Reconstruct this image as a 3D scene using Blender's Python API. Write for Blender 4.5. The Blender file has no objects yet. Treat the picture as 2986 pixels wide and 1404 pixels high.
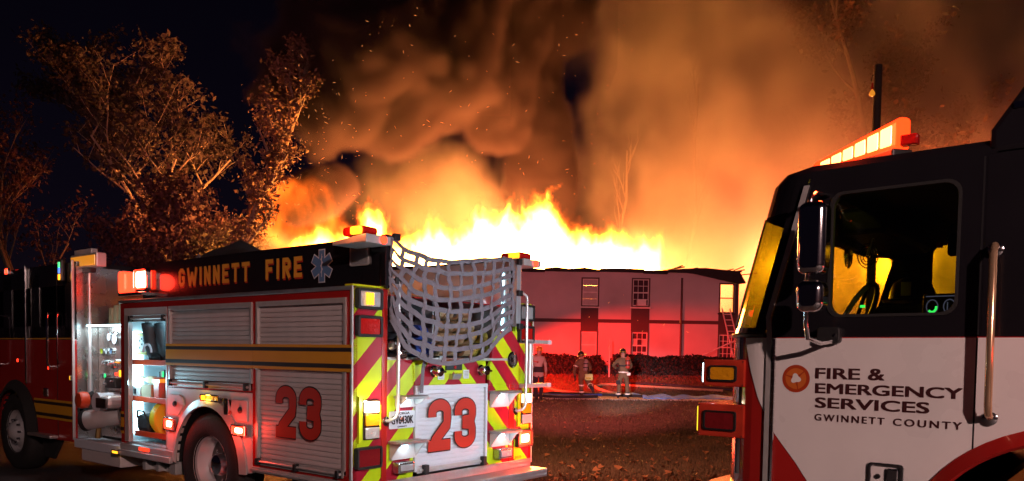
import bpy, math, random
from mathutils import Vector, Matrix
S = bpy.context.scene
COL = S.collection
sin, cos, pi, rad = math.sin, math.cos, math.pi, math.radians

# ---------------------------------------------------------------- camera
cam = bpy.data.cameras.new('camera'); cam_o = bpy.data.objects.new('camera', cam); COL.objects.link(cam_o)
S.camera = cam_o
cam.sensor_width = 36.0; cam.lens = 27.06; cam.shift_y = 0.1468; cam.clip_start = 0.05; cam.clip_end = 600
_p, _r = rad(-2.63), rad(0.9)
_f = Vector((0, cos(_p), sin(_p))); _u = Vector((0, -sin(_p), cos(_p))); _x = Vector((1, 0, 0))
_m = Matrix((cos(_r)*_x + sin(_r)*_u, -sin(_r)*_x + cos(_r)*_u, -_f)).transposed().to_4x4()
_m.translation = (0, 0, 1.67); cam_o.matrix_world = _m

# ---------------------------------------------------------------- night sky, moon
w = bpy.data.worlds.new('World'); S.world = w; w.use_nodes = True
nt = w.node_tree; bg = nt.nodes['Background']
sky = nt.nodes.new('ShaderNodeTexSky'); sky.sky_type = 'NISHITA'; sky.sun_disc = False
sky.sun_elevation = rad(18); sky.sun_rotation = rad(170)
hs = nt.nodes.new('ShaderNodeHueSaturation'); hs.inputs['Saturation'].default_value = 0.8
mixw = nt.nodes.new('ShaderNodeMix'); mixw.data_type = 'RGBA'; mixw.blend_type = 'MULTIPLY'; mixw.inputs[0].default_value = 1.0
mixw.inputs[7].default_value = (0.9, 0.45, 1.0, 1)
nt.links.new(sky.outputs[0], hs.inputs['Color']); nt.links.new(hs.outputs[0], mixw.inputs[6]); nt.links.new(mixw.outputs[2], bg.inputs['Color'])
bg.inputs['Strength'].default_value = 0.0007
sun = bpy.data.lights.new('moon', 'SUN'); sun.energy = 0.03; sun.angle = rad(0.5); sun.color = (1.0, 0.8, 0.75)
sun_o = bpy.data.objects.new('moon', sun); COL.objects.link(sun_o)
sun_o.rotation_euler = (rad(72), 0, rad(10))
vs = S.view_settings; vs.view_transform = 'Standard'; vs.look = 'None'; vs.exposure = 0.0; vs.gamma = 1.0; vs.use_curve_mapping = False
cy = S.cycles
cy.volume_step_rate = 1.6; cy.volume_max_steps = 160; cy.volume_bounces = 0
cy.max_bounces = 8; cy.diffuse_bounces = 2; cy.glossy_bounces = 3; cy.transparent_max_bounces = 12
cy.sample_clamp_indirect = 3.0; cy.use_denoising = True; cy.caustics_reflective = False; cy.caustics_refractive = False
cy.use_light_tree = True

# ---------------------------------------------------------------- material helpers
class NT:
    def __init__(s, t): s.t = t
    def n(s, ty, **k):
        x = s.t.nodes.new(ty)
        for a, b in k.items(): setattr(x, a, b)
        return x
    def L(s, a, b): s.t.links.new(a, b)
    def math(s, op, a, b=None, c=None, clamp=False):
        x = s.n('ShaderNodeMath', operation=op); x.use_clamp = clamp
        for i, q in enumerate((a, b, c)):
            if q is None: continue
            if isinstance(q, (int, float)): x.inputs[i].default_value = q
            else: s.L(q, x.inputs[i])
        return x.outputs[0]
    def vmath(s, op, a, b=None, out=0):
        x = s.n('ShaderNodeVectorMath', operation=op)
        for i, q in enumerate((a, b)):
            if q is None: continue
            if isinstance(q, (tuple, list)): x.inputs[i].default_value = q
            elif isinstance(q, (int, float)): x.inputs[3].default_value = q
            else: s.L(q, x.inputs[i])
        return x.outputs[out]

M = {}
def pm(name, col, rough=0.5, metal=0.0, var=0.12, vscale=3.0, bump=0.0, bscale=40.0, coat=0.0, emit=None, estr=0.0, col2=None, alpha=1.0, spec=0.5, rvar=0.15):
    m = bpy.data.materials.new(name); m.use_nodes = True; M[name] = m
    t = NT(m.node_tree); b = m.node_tree.nodes['Principled BSDF']
    b.inputs['Metallic'].default_value = metal; b.inputs['Coat Weight'].default_value = coat
    b.inputs['Specular IOR Level'].default_value = spec
    tc = t.n('ShaderNodeTexCoord')
    nz = t.n('ShaderNodeTexNoise'); nz.inputs['Scale'].default_value = vscale; nz.inputs['Detail'].default_value = 5
    t.L(tc.outputs['Object'], nz.inputs['Vector'])
    mx = t.n('ShaderNodeMix', data_type='RGBA')
    a = col2 if col2 else tuple(c*(1-var) for c in col); d = col if col2 else tuple(min(1, c*(1+var)) for c in col)
    mx.inputs[6].default_value = (*a, 1); mx.inputs[7].default_value = (*d, 1)
    mr = t.n('ShaderNodeMapRange'); mr.inputs[1].default_value = 0.3; mr.inputs[2].default_value = 0.7
    t.L(nz.outputs[0], mr.inputs[0]); t.L(mr.outputs[0], mx.inputs[0]); t.L(mx.outputs[2], b.inputs['Base Color'])
    r2 = t.n('ShaderNodeMapRange'); r2.inputs[3].default_value = max(0.02, rough*(1-rvar)); r2.inputs[4].default_value = min(1, rough*(1+rvar))
    t.L(nz.outputs[0], r2.inputs[0]); t.L(r2.outputs[0], b.inputs['Roughness'])
    if bump:
        n2 = t.n('ShaderNodeTexNoise'); n2.inputs['Scale'].default_value = bscale; n2.inputs['Detail'].default_value = 4
        t.L(tc.outputs['Object'], n2.inputs['Vector']); bp = t.n('ShaderNodeBump'); bp.inputs['Strength'].default_value = bump; bp.inputs['Distance'].default_value = 0.02
        t.L(n2.outputs[0], bp.inputs['Height']); t.L(bp.outputs[0], b.inputs['Normal'])
    if emit:
        b.inputs['Emission Color'].default_value = (*emit, 1); b.inputs['Emission Strength'].default_value = estr
    return m
def glass(name, tint, gloss=0.08, rough=0.02):
    m = bpy.data.materials.new(name); m.use_nodes = True; M[name] = m; t = NT(m.node_tree); m.node_tree.nodes.clear()
    o = t.n('ShaderNodeOutputMaterial'); mx = t.n('ShaderNodeMixShader'); mx.inputs[0].default_value = gloss
    a = t.n('ShaderNodeBsdfTransparent'); a.inputs[0].default_value = (*tint, 1)
    g = t.n('ShaderNodeBsdfGlossy'); g.inputs['Roughness'].default_value = rough
    t.L(a.outputs[0], mx.inputs[1]); t.L(g.outputs[0], mx.inputs[2]); t.L(mx.outputs[0], o.inputs[0]); return m
def lamp_lens(name, col, strength):
    return pm(name, col, 0.15, emit=col, estr=strength, var=0.02)

# ---------------------------------------------------------------- mesh helpers
class MB:
    def __init__(s): s.v = []; s.f = []
    def add(s, vs, fs):
        k = len(s.v); s.v += [tuple(v) for v in vs]; s.f += [tuple(i+k for i in f) for f in fs]; return s
    def box(s, x0, x1, y0, y1, z0, z1):
        return s.add([(x0,y0,z0),(x1,y0,z0),(x1,y1,z0),(x0,y1,z0),(x0,y0,z1),(x1,y0,z1),(x1,y1,z1),(x0,y1,z1)],
                     [(0,3,2,1),(4,5,6,7),(0,1,5,4),(1,2,6,5),(2,3,7,6),(3,0,4,7)])
    def prism(s, poly, axis, a, b):
        # poly: 2-D outline in the other two axes (x: (y,z), y: (x,z), z: (x,y))
        def P(q, d):
            return (d, q[0], q[1]) if axis == 'x' else ((q[0], d, q[1]) if axis == 'y' else (q[0], q[1], d))
        n = len(poly); vs_ = [P(q, a) for q in poly] + [P(q, b) for q in poly]
        fs = [tuple(range(n)), tuple(range(2*n-1, n-1, -1))] + [(i, i+n, (i+1) % n + n, (i+1) % n) for i in range(n)]
        return s.add(vs_, fs)
    def ringplate(s, outer, inner, axis, a, b):
        def P(q, d):
            return (d, q[0], q[1]) if axis == 'x' else ((q[0], d, q[1]) if axis == 'y' else (q[0], q[1], d))
        n = len(outer); vs_ = [P(q, a) for q in outer]+[P(q, a) for q in inner]+[P(q, b) for q in outer]+[P(q, b) for q in inner]; fs = []
        for i in range(n):
            j = (i+1) % n
            fs += [(i, j, n+j, n+i), (2*n+i, 3*n+i, 3*n+j, 2*n+j), (i, 2*n+i, 2*n+j, j), (n+i, n+j, 3*n+j, 3*n+i)]
        return s.add(vs_, fs)
    def tube(s, pts, r, n=8, closed=False):
        pts = [Vector(p) for p in pts]; rs = r if isinstance(r, (list, tuple)) else [r]*len(pts); rings = []
        up = Vector((0.13, 0.21, 0.97)); N = len(pts)
        for i, p in enumerate(pts):
            d = (pts[(i+1) % N] - pts[i-1]) if closed else (pts[min(i+1, N-1)] - pts[max(i-1, 0)])
            d = d.normalized() if d.length > 1e-9 else Vector((0, 0, 1))
            if abs(d.dot(up)) > 0.97: up = Vector((1, 0, 0.1)).normalized()
            a = d.cross(up).normalized(); b = d.cross(a).normalized(); up = -b if (-b).dot(up) > 0 else b
            b = a.cross(d)
            rings.append([p + rs[i]*(cos(2*pi*k/n)*a + sin(2*pi*k/n)*b) for k in range(n)])
        vs_ = [v for ring in rings for v in ring]; fs = []
        for i in range(N if closed else N-1):
            for k in range(n):
                j = (i+1) % N; fs.append((i*n+k, i*n+(k+1) % n, j*n+(k+1) % n, j*n+k))
        if not closed: fs += [tuple(range(n-1, -1, -1)), tuple((N-1)*n+k for k in range(n))]
        return s.add(vs_, fs)
    def lathe(s, prof, c, axis='z', n=20, cap=True):
        # prof: (radius, offset along axis)
        vs_ = []; fs = []
        for (r, h) in prof:
            for k in range(n):
                a = 2*pi*k/n; p, q = r*cos(a), r*sin(a)
                vs_.append((c[0]+h, c[1]+p, c[2]+q) if axis == 'x' else ((c[0]+p, c[1]+h, c[2]+q) if axis == 'y' else (c[0]+p, c[1]+q, c[2]+h)))
        for i in range(len(prof)-1):
            for k in range(n): fs.append((i*n+k, i*n+(k+1) % n, (i+1)*n+(k+1) % n, (i+1)*n+k))
        if cap and prof[0][0] > 1e-6: fs.append(tuple(range(n-1, -1, -1)))
        if cap and prof[-1][0] > 1e-6: fs.append(tuple((len(prof)-1)*n+k for k in range(n)))
        return s.add(vs_, fs)
    def strip(s, left, right, th=0.0):
        # a band between two polylines, with thickness along its normal
        n = len(left); L = [Vector(p) for p in left]; R = [Vector(p) for p in right]
        if th == 0: return s.add(L+R, [(i, i+1, n+i+1, n+i) for i in range(n-1)])
        nm = []
        for i in range(n):
            d = (L[min(i+1, n-1)]-L[max(i-1, 0)]); nm.append(d.cross(R[i]-L[i]).normalized()*th/2)
        vs_ = [L[i]+nm[i] for i in range(n)]+[R[i]+nm[i] for i in range(n)]+[L[i]-nm[i] for i in range(n)]+[R[i]-nm[i] for i in range(n)]
        fs = []
        for i in range(n-1):
            fs += [(i, n+i, n+i+1, i+1), (2*n+i, 2*n+i+1, 3*n+i+1, 3*n+i), (i, i+1, 2*n+i+1, 2*n+i), (n+i, 3*n+i, 3*n+i+1, n+i+1)]
        fs += [(0, 2*n, 3*n, n), (n-1, 2*n-1, 4*n-1, 3*n-1)]
        return s.add(vs_, fs)
    def mesh(s, name, mat=None, smooth=False):
        me = bpy.data.meshes.new(name); me.from_pydata(s.v, [], s.f); me.validate()
        import bmesh
        bm = bmesh.new(); bm.from_mesh(me); bmesh.ops.recalc_face_normals(bm, faces=bm.faces); bm.to_mesh(me); bm.free()
        if mat: me.materials.append(M[mat] if isinstance(mat, str) else mat)
        if smooth:
            for p in me.polygons: p.use_smooth = True
            try: me.set_sharp_from_angle(angle=rad(40))
            except Exception: pass
        return me
    def build(s, name, mat, parent=None, bevel=0.0, smooth=False, label=None, seg=2):
        o = bpy.data.objects.new(name, s.mesh(name, mat, smooth)); COL.objects.link(o)
        if parent: o.parent = parent
        if bevel:
            b = o.modifiers.new('bevel', 'BEVEL'); b.width = bevel; b.segments = seg; b.limit_method = 'ANGLE'; b.angle_limit = rad(50)
        if label: o['label'] = label
        return o
def share(o, parent, loc=(0, 0, 0), rot=(0, 0, 0), scale=(1, 1, 1)):
    c = o.copy(); COL.objects.link(c); c.parent = parent; c.location = loc; c.rotation_euler = rot; c.scale = scale; return c
def tag(o, label, cat, group=None, kind=None):
    o['label'] = label
    if cat: o['category'] = cat
    if group: o['group'] = group
    if kind: o['kind'] = kind
    return o
def thing(name, label, cat, loc=(0, 0, 0), rotz=0.0, group=None):
    o = bpy.data.objects.new(name, None); o.empty_display_size = 0.1; COL.objects.link(o); o.location = loc; o.rotation_euler = (0, 0, rotz)
    return tag(o, label, cat, group)
def box(name, mat, parent, x0, x1, y0, y1, z0, z1, bevel=0.0, label=None):
    return MB().box(x0, x1, y0, y1, z0, z1).build(name, mat, parent, bevel, label=label)
def rrect(x0, x1, z0, z1, r, n=4):
    pts = []
    for cx_, cz_, a0 in ((x1-r, z0+r, -90), (x1-r, z1-r, 0), (x0+r, z1-r, 90), (x0+r, z0+r, 180)):
        for k in range(n+1):
            a = rad(a0+90*k/n); pts.append((cx_+r*cos(a), cz_+r*sin(a)))
    return pts
def light(name, kind, loc, energy, col, parent=None, size=0.05, spot=None, blend=0.5, aim=None, sx=None, sy=None):
    l = bpy.data.lights.new(name, kind); l.energy = energy; l.color = col
    if kind == 'AREA':
        l.shape = 'RECTANGLE'; l.size = sx; l.size_y = sy
    else: l.shadow_soft_size = size
    if spot: l.spot_size = rad(spot); l.spot_blend = blend
    o = bpy.data.objects.new(name, l); COL.objects.link(o); o.location = loc
    if parent: o.parent = parent
    if aim is not None: o.rotation_euler = Vector(aim).to_track_quat('-Z', 'Y').to_euler()
    return o
def text_mesh(body, height, width=None, offset=0.0, spacing=1.0, bold=0.0):
    """flat lettering as a mesh: baseline at the origin, +x along the line, +y up"""
    cu = bpy.data.curves.new('lettering', 'FONT'); cu.body = body; cu.size = 1.0; cu.offset = offset; cu.space_character = spacing
    cu.extrude = 0.0; cu.resolution_u = 4
    o = bpy.data.objects.new('lettering', cu); COL.objects.link(o)
    dg = bpy.context.evaluated_depsgraph_get(); me = bpy.data.meshes.new_from_object(o.evaluated_get(dg))
    bpy.data.objects.remove(o); bpy.data.curves.remove(cu)
    xs = [v.co.x for v in me.vertices]; ys = [v.co.y for v in me.vertices]; x0, x1 = min(xs), max(xs); y1 = max(ys); y0 = 0.0
    sy = height/(y1-y0); sx = (width/(x1-x0)) if width else sy
    for v in me.vertices: v.co = ((v.co.x-x0)*sx, v.co.y*sy, 0)
    if bold:    # heavier strokes: three copies, each a hair apart
        vs_ = [tuple(v.co) for v in me.vertices]; fs_ = [tuple(p.vertices) for p in me.polygons]; q = MB()
        for i, (dx, dy) in enumerate(((-bold, bold*.4), (0, 0), (bold, -bold*.4), (-bold, -bold*.4), (bold, bold*.4))): q.add([(a+dx, b+dy, .0002*i) for a, b, c in vs_], fs_)
        me = bpy.data.meshes.new('lettering'); me.from_pydata(q.v, [], q.f)
    return me
def lettering(me, mat, parent, mat3, name='lettering'):
    o = bpy.data.objects.new(name, me); COL.objects.link(o); me.materials.clear(); me.materials.append(M[mat]); me.transform(mat3); o.parent = parent
    return o
def stroke_shape(paths, wd):
    """flat ribbon glyphs in 2-D: list of (poly) outlines along each centre line"""
    mb = MB()
    for pi_, pts in enumerate(paths):
        n = len(pts); Lp = []; Rp = []
        for i in range(n):
            a = Vector(pts[max(i-1, 0)]); b = Vector(pts[min(i+1, n-1)]); d = (b-a).normalized(); nn = Vector((-d.y, d.x))
            k = 1.0
            if 0 < i < n-1:
                d1 = (Vector(pts[i])-a).normalized(); d2 = (b-Vector(pts[i])).normalized(); k = 1/max(0.55, cos(d1.angle(d2)/2) if d1.length and d2.length else 1)
            Lp.append(Vector(pts[i])+nn*wd/2*k); Rp.append(Vector(pts[i])-nn*wd/2*k)
        mb.strip([(p.x, p.y, pi_*.0003) for p in Lp], [(p.x, p.y, pi_*.0003) for p in Rp])
    return mb
def arc(cx_, cy_, rx, ry, a0, a1, n=14):
    return [(cx_+rx*cos(rad(a0+(a1-a0)*i/n)), cy_+ry*sin(rad(a0+(a1-a0)*i/n))) for i in range(n+1)]

# ---------------------------------------------------------------- materials
pm('engine_red', (0.42, 0.018, 0.015), 0.22, coat=0.6, var=0.06)
pm('engine_black', (0.012, 0.011, 0.014), 0.2, coat=0.5, var=0.1)
pm('engine_white', (0.86, 0.84, 0.82), 0.28, coat=0.5, var=0.05, vscale=2.2, rvar=0.5)
pm('rail_fire_reflection', (0.85, 0.56, 0.34), 0.2, metal=0.75)  # chrome hand rail; reflected fire and amber light put into its colour
pm('wheel_steel', (0.16, 0.15, 0.15), 0.35, metal=0.7, var=0.3, vscale=8)
pm('stripe_gold', (0.72, 0.34, 0.02), 0.4, var=0.05)
pm('stripe_dark', (0.03, 0.02, 0.02), 0.4)
pm('shutter_alu', (0.66, 0.60, 0.59), 0.42, metal=0.08, var=0.06, vscale=6)
pm('rim_alu', (0.78, 0.78, 0.79), 0.24, metal=0.55, var=0.05)
pm('alu_trim', (0.6, 0.59, 0.58), 0.36, metal=0.4, var=0.08, vscale=9)
pm('brushed_steel', (0.62, 0.6, 0.58), 0.27, metal=0.95, var=0.08, vscale=5)
pm('chrome', (0.85, 0.85, 0.86), 0.1, metal=1.0, var=0.02)
pm('black_plastic', (0.015, 0.015, 0.016), 0.45, bump=0.1)
pm('rubber', (0.014, 0.014, 0.014), 0.75, bump=0.25, bscale=60)
pm('rubber_grey', (0.05, 0.055, 0.06), 0.6, bump=0.15)
pm('tape_lime', (0.62, 0.78, 0.01), 0.35, var=0.03)
pm('net_web', (0.17, 0.155, 0.18), 0.8, bump=0.35, bscale=220, var=0.15, vscale=14)
pm('bed_metal', (0.5, 0.52, 0.55), 0.35, metal=0.6, var=0.1)
pm('inner_grey', (0.6, 0.68, 0.72), 0.45, var=0.06)
pm('white_plate', (0.66, 0.70, 0.76), 0.35, var=0.02)
pm('print_black', (0.012, 0.012, 0.014), 0.5, var=0.02)
pm('print_dark', (0.055, 0.012, 0.014), 0.45, var=0.02)
pm('print_red', (0.5, 0.03, 0.015), 0.4, var=0.03)
pm('print_logo', (0.46, 0.05, 0.012), 0.4, var=0.03)
pm('print_logo_light', (0.66, 0.16, 0.03), 0.4, var=0.03)
pm('print_gold', (0.92, 0.44, 0.05), 0.4, var=0.04)
pm('star_blue', (0.1, 0.22, 0.42), 0.3, var=0.15)
pm('star_white', (0.75, 0.75, 0.8), 0.3)
pm('lens_clear', (0.7, 0.72, 0.74), 0.12, metal=0.5, bump=0.6, bscale=30)
pm('lens_red', (0.5, 0.012, 0.01), 0.12, bump=0.4, bscale=30, coat=0.4)
pm('lens_dark_red', (0.22, 0.012, 0.016), 0.12, bump=0.4, bscale=30, coat=0.4)
pm('lens_amber', (0.85, 0.36, 0.01), 0.15, bump=0.5, bscale=30, coat=0.4)
lamp_lens('lit_red', (1.0, 0.03, 0.01), 6.0)
lamp_lens('lit_red_hot', (1.0, 0.42, 0.25), 12.0)
lamp_lens('lit_red_dim', (1.0, 0.03, 0.01), 3.0)
lamp_lens('lit_white', (1.0, 0.72, 0.42), 4.0)
lamp_lens('lit_amber', (1.0, 0.42, 0.02), 2.2)
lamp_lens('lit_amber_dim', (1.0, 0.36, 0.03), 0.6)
lamp_lens('lit_cool', (0.5, 0.88, 1.0), 9.0)
lamp_lens('lit_green', (0.05, 1.0, 0.3), 1.2)
lamp_lens('lit_blue', (0.05, 0.2, 1.0), 1.5)
lamp_lens('lit_screen', (0.16, 0.14, 0.5), 0.35)
lamp_lens('lit_yellow', (1.0, 0.72, 0.03), 1.6)
lamp_lens('lit_bar', (1.0, 0.03, 0.004), 4.5)
lamp_lens('lit_bar_hot', (1.0, 0.46, 0.12), 5.0)
pm('brass', (0.6, 0.42, 0.16), 0.3, metal=0.9)
pm('yellow_plastic', (0.7, 0.62, 0.02), 0.4)
pm('orange_red_plastic', (0.6, 0.06, 0.015), 0.4, bump=0.2)
pm('cardboard', (0.34, 0.26, 0.16), 0.8)
pm('dark_cloth', (0.025, 0.026, 0.03), 0.85, bump=0.4)
pm('hose_tan', (0.4, 0.28, 0.15), 0.8, bump=0.3, bscale=120)
pm('hose_yellow', (0.55, 0.4, 0.06), 0.8, bump=0.3, bscale=120)
pm('hose_blue', (0.03, 0.08, 0.42), 0.75, bump=0.3, bscale=120)
pm('hose_dark', (0.03, 0.025, 0.03), 0.75, bump=0.3, bscale=120)
pm('chrome_red_reflection', (0.72, 0.06, 0.03), 0.14, metal=0.25, var=0.25, vscale=7)  # chrome of the light housings with red reflections painted into the colour
pm('hose_pale_blue', (0.12, 0.34, 0.92), 0.6, bump=0.5, bscale=14, var=0.3, vscale=6)
glass('cab_glass', (0.32, 0.45, 0.07), 0.1)
glass('far_glass', (0.72, 0.97, 0.25), 0.06)
glass('side_glass', (0.86, 0.95, 0.6), 0.06)
glass('dark_glass', (0.03, 0.03, 0.035), 0.1)

def tread_plate(name):
    m = pm(name, (0.6, 0.6, 0.6), 0.33, metal=0.85, var=0.1, vscale=7); t = NT(m.node_tree); b = m.node_tree.nodes['Principled BSDF']
    tc = t.n('ShaderNodeTexCoord'); sx = t.n('ShaderNodeSeparateXYZ'); t.L(tc.outputs['Object'], sx.inputs[0])
    a = t.math('ADD', sx.outputs[0], sx.outputs[2])
    u_ = t.math('MULTIPLY', t.math('ADD', a, sx.outputs[1]), 26.0); v_ = t.math('MULTIPLY', t.math('SUBTRACT', a, sx.outputs[1]), 26.0)
    par = t.math('MODULO', t.math('ADD', t.math('FLOOR', u_), t.math('FLOOR', v_)), 2.0)
    fu = t.math('ABSOLUTE', t.math('SUBTRACT', t.math('FRACT', u_), 0.5)); fv = t.math('ABSOLUTE', t.math('SUBTRACT', t.math('FRACT', v_), 0.5))
    e1 = t.math('ADD', t.math('MULTIPLY', fu, 1.15), t.math('MULTIPLY', fv, 3.2)); e2 = t.math('ADD', t.math('MULTIPLY', fu, 3.2), t.math('MULTIPLY', fv, 1.15))
    mx = t.n('ShaderNodeMix'); t.L(t.math('ABSOLUTE', par), mx.inputs[0]); t.L(e1, mx.inputs[2]); t.L(e2, mx.inputs[3])
    h = t.math('SUBTRACT', 0.75, mx.outputs[0], clamp=True)
    bp = t.n('ShaderNodeBump'); bp.inputs['Strength'].default_value = 0.9; bp.inputs['Distance'].default_value = 0.006
    t.L(h, bp.inputs['Height']); t.L(bp.outputs[0], b.inputs['Normal'])
tread_plate('tread_plate')
def chevron(name):
    m = pm(name, (0.6, 0.6, 0.1), 0.32, coat=0.3); t = NT(m.node_tree); b = m.node_tree.nodes['Principled BSDF']
    tc = t.n('ShaderNodeTexCoord'); sx = t.n('ShaderNodeSeparateXYZ'); t.L(tc.outputs['Object'], sx.inputs[0])
    d = t.math('ABSOLUTE', t.math('SUBTRACT', sx.outputs[1], 1.25))
    # stripes rise towards the middle: s = z + d*slope
    s_ = t.math('DIVIDE', t.math('ADD', t.math('ADD', sx.outputs[2], t.math('MULTIPLY', d, 0.97)), CHEV_OFF), 0.42)
    st = t.math('GREATER_THAN', t.math('FRACT', s_), 0.5)
    mx = t.n('ShaderNodeMix', data_type='RGBA'); mx.inputs[6].default_value = (0.38, 0.012, 0.03, 1); mx.inputs[7].default_value = (0.55, 0.74, 0.01, 1)
    t.L(st, mx.inputs[0])
    nz = t.n('ShaderNodeTexNoise'); nz.inputs['Scale'].default_value = 9
    t.L(tc.outputs['Object'], nz.inputs['Vector'])
    hv = t.n('ShaderNodeHueSaturation'); t.L(mx.outputs[2], hv.inputs['Color'])
    vr = t.n('ShaderNodeMapRange'); vr.inputs[3].default_value = 0.85; vr.inputs[4].default_value = 1.12; t.L(nz.outputs[0], vr.inputs[0]); t.L(vr.outputs[0], hv.inputs['Value'])
    t.L(hv.outputs[0], b.inputs['Base Color'])
# left half edges (yellow below, red above) pass z=1.35 at y=0 (d=1.25): fitted from the photograph
CHEV_OFF = -0.0375
chevron("chevron_tape")
# ================================================================ ground, road, walk
random.seed(7)
EV = Vector((cos(rad(52.48)), sin(rad(52.48)))); EUX = Vector((sin(rad(52.48)), -cos(rad(52.48))))
KERB = 6.95
def sst(a, b, x):
    t_ = min(1, max(0, (x-a)/(b-a))); return t_*t_*(3-2*t_)
def gz(x, y):
    d = x*EV.x+y*EV.y
    z = 0.09*sst(KERB+.0, KERB+.15, d)
    z += .02*sin(x*.5+1)*sin(y*.37)*sst(8, 12, d) if y < 26 else 0
    z += .76*sst(31.2, 36.5, y)
    return z
def lawn_mat():
    m = pm('lawn', (0.10, 0.065, 0.035), 0.95, col2=(0.055, 0.045, 0.022), vscale=1.3, bump=0.8, bscale=25)
def asphalt_mat():
    m = pm('asphalt', (0.05, 0.05, 0.052), 0.55, var=0.3, vscale=2.0, bump=0.5, bscale=140, rvar=0.4)
lawn_mat(); asphalt_mat(); pm('concrete', (0.42, 0.37, 0.32), 0.85, var=0.15, vscale=2.5, bump=0.3, bscale=60); pm('kerb_stone', (0.32, 0.31, 0.3), 0.8, bump=0.3)
mb = MB(); xs = [-150, -90, -60, -40, -30, -24]+[i*1.0 for i in range(-18, 25)]+[30, 40, 60, 90, 150]; ys = [-60, -30, -15, -8]+[i*.75 for i in range(-4, 56)]+[45, 52, 60, 80, 110, 160, 250]
vv = [(x, y, gz(x, y)) for y in ys for x in xs]; nx = len(xs)
mb.add(vv, [(j*nx+i, j*nx+i+1, (j+1)*nx+i+1, (j+1)*nx+i) for j in range(len(ys)-1) for i in range(nx-1)])
o = mb.build('ground', 'lawn', smooth=True); o['kind'] = 'structure'; o['label'] = 'brown autumn lawn sloping up to the burning building'
def rp(u_, d): q = EUX*u_+EV*d; return (q.x, q.y)
mb = MB(); rdl = [rp(u_, KERB-.02) for u_ in (-60, 60)]; rdr = [rp(u_, -14) for u_ in (60, -60)]
mb.add([(x, y, .004) for x, y in rdl+rdr], [(0, 1, 2, 3)]); o = mb.build('road', 'asphalt'); o['kind'] = 'structure'; o['label'] = 'dark asphalt road under the fire engines'
first = None
for k in range(-12, 8):
    if first is None: first = MB().box(-.98, .98, -.09, .09, -.1, .13).build('kerb', 'kerb_stone', None, .02); ob_ = first; KERB_O = thing('kerb_line', 'row of pale concrete kerb stones beside the road', 'kerb'); KERB_O['kind'] = 'structure'; del KERB_O['category']
    else: ob_ = share(first, None)
    ob_.parent = KERB_O; q = rp(k*2.0, KERB+.08); ob_.location = (q[0], q[1], 0); ob_.rotation_euler = (0, 0, rad(52.48-90)); ob_.name = 'kerb_stone'
# concrete walk in front of the hedge
WK = thing('walk', 'concrete walk crossing the lawn behind the firefighters', 'path'); WK['kind'] = 'structure'; del WK['category']
sl = None
for k in range(-4, 12):
    x0 = k*1.6-2
    if sl is None: sl = MB().box(0, 1.585, 28.1, 31.0, -.1, .135).build('paving_slab', 'concrete', WK, .01); o = sl
    else: o = share(sl, WK)
    o.location = (x0, 0, 0)
# grass blades (uncountable)
pm('grass', (0.12, 0.075, 0.04), 0.95, col2=(0.07, 0.05, 0.028), vscale=0.9)
mb = MB(); rnd = random.Random(3)
def blades(n, x0, x1, y0, y1, h0, h1, wv):
    V_ = []; F_ = []
    for i in range(n):
        y = y0+(y1-y0)*rnd.random()**1.4; x = (x0+(x1-x0)*rnd.random())
        if x*EV.x+y*EV.y < KERB+.25 or 28.0 < y < 31.05: continue
        a = rnd.random()*6.28; h = h0+(h1-h0)*rnd.random(); z = gz(x, y); dx, dy = cos(a)*wv, sin(a)*wv; lx, ly = (rnd.random()-.5)*h*1.3, (rnd.random()-.5)*h*1.3
        k = len(V_); V_ += [(x-dx, y-dy, z), (x+dx, y+dy, z), (x+lx, y+ly, z+h)]; F_.append((k, k+1, k+2))
    mb.add(V_, F_)
blades(60000, -1.0, 6.0, 9.0, 18.0, .03, .075, .008); blades(40000, -.5, 9.0, 16.0, 36.0, .04, .10, .016)
me = bpy.data.meshes.new('grass'); me.from_pydata(mb.v, [], mb.f); me.materials.append(M['grass']); o = bpy.data.objects.new('grass', me); COL.objects.link(o); tag(o, 'short brown autumn grass covering the lawn', 'grass', kind='stuff')
# fallen leaves (uncountable)
pm('dry_leaf', (0.34, 0.15, 0.05), 0.75, col2=(0.16, 0.07, 0.035), vscale=0.7)
mb = MB(); rnd = random.Random(11)
for i in range(1100):
    y = 9.2+(36-9.2)*rnd.random()**2.6; x = -1+9*rnd.random()*(.55+.45*y/20)
    if x*EV.x+y*EV.y < KERB+.25: continue
    s_ = .02+.05*rnd.random()**2; a = rnd.random()*6.28; z = gz(x, y)+.03+.03*rnd.random(); t1 = (rnd.random()-.5)*1.6; t2_ = (rnd.random()-.5)*1.6
    ca, sa = cos(a), sin(a); P = []
    for (px, py) in ((0, -1), (.7, -.45), (.95, .25), (.35, .3), (0, 1.1), (-.4, .35), (-.9, .2), (-.65, -.5)):
        P.append((x+s_*(px*ca-py*sa), y+s_*(px*sa+py*ca), z+s_*(px*t1+py*t2_)*.6+s_*.5*(px*px)))
    mb.add(P, [(0, 1, 2, 3), (0, 3, 4, 5), (0, 5, 6, 7)])
me = bpy.data.meshes.new('leaf_litter'); me.from_pydata(mb.v, [], mb.f); me.materials.append(M['dry_leaf']); o = bpy.data.objects.new('leaf_litter', me); COL.objects.link(o); tag(o, 'dry fallen leaves scattered over the lawn', 'leaves', kind='stuff')

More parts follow.
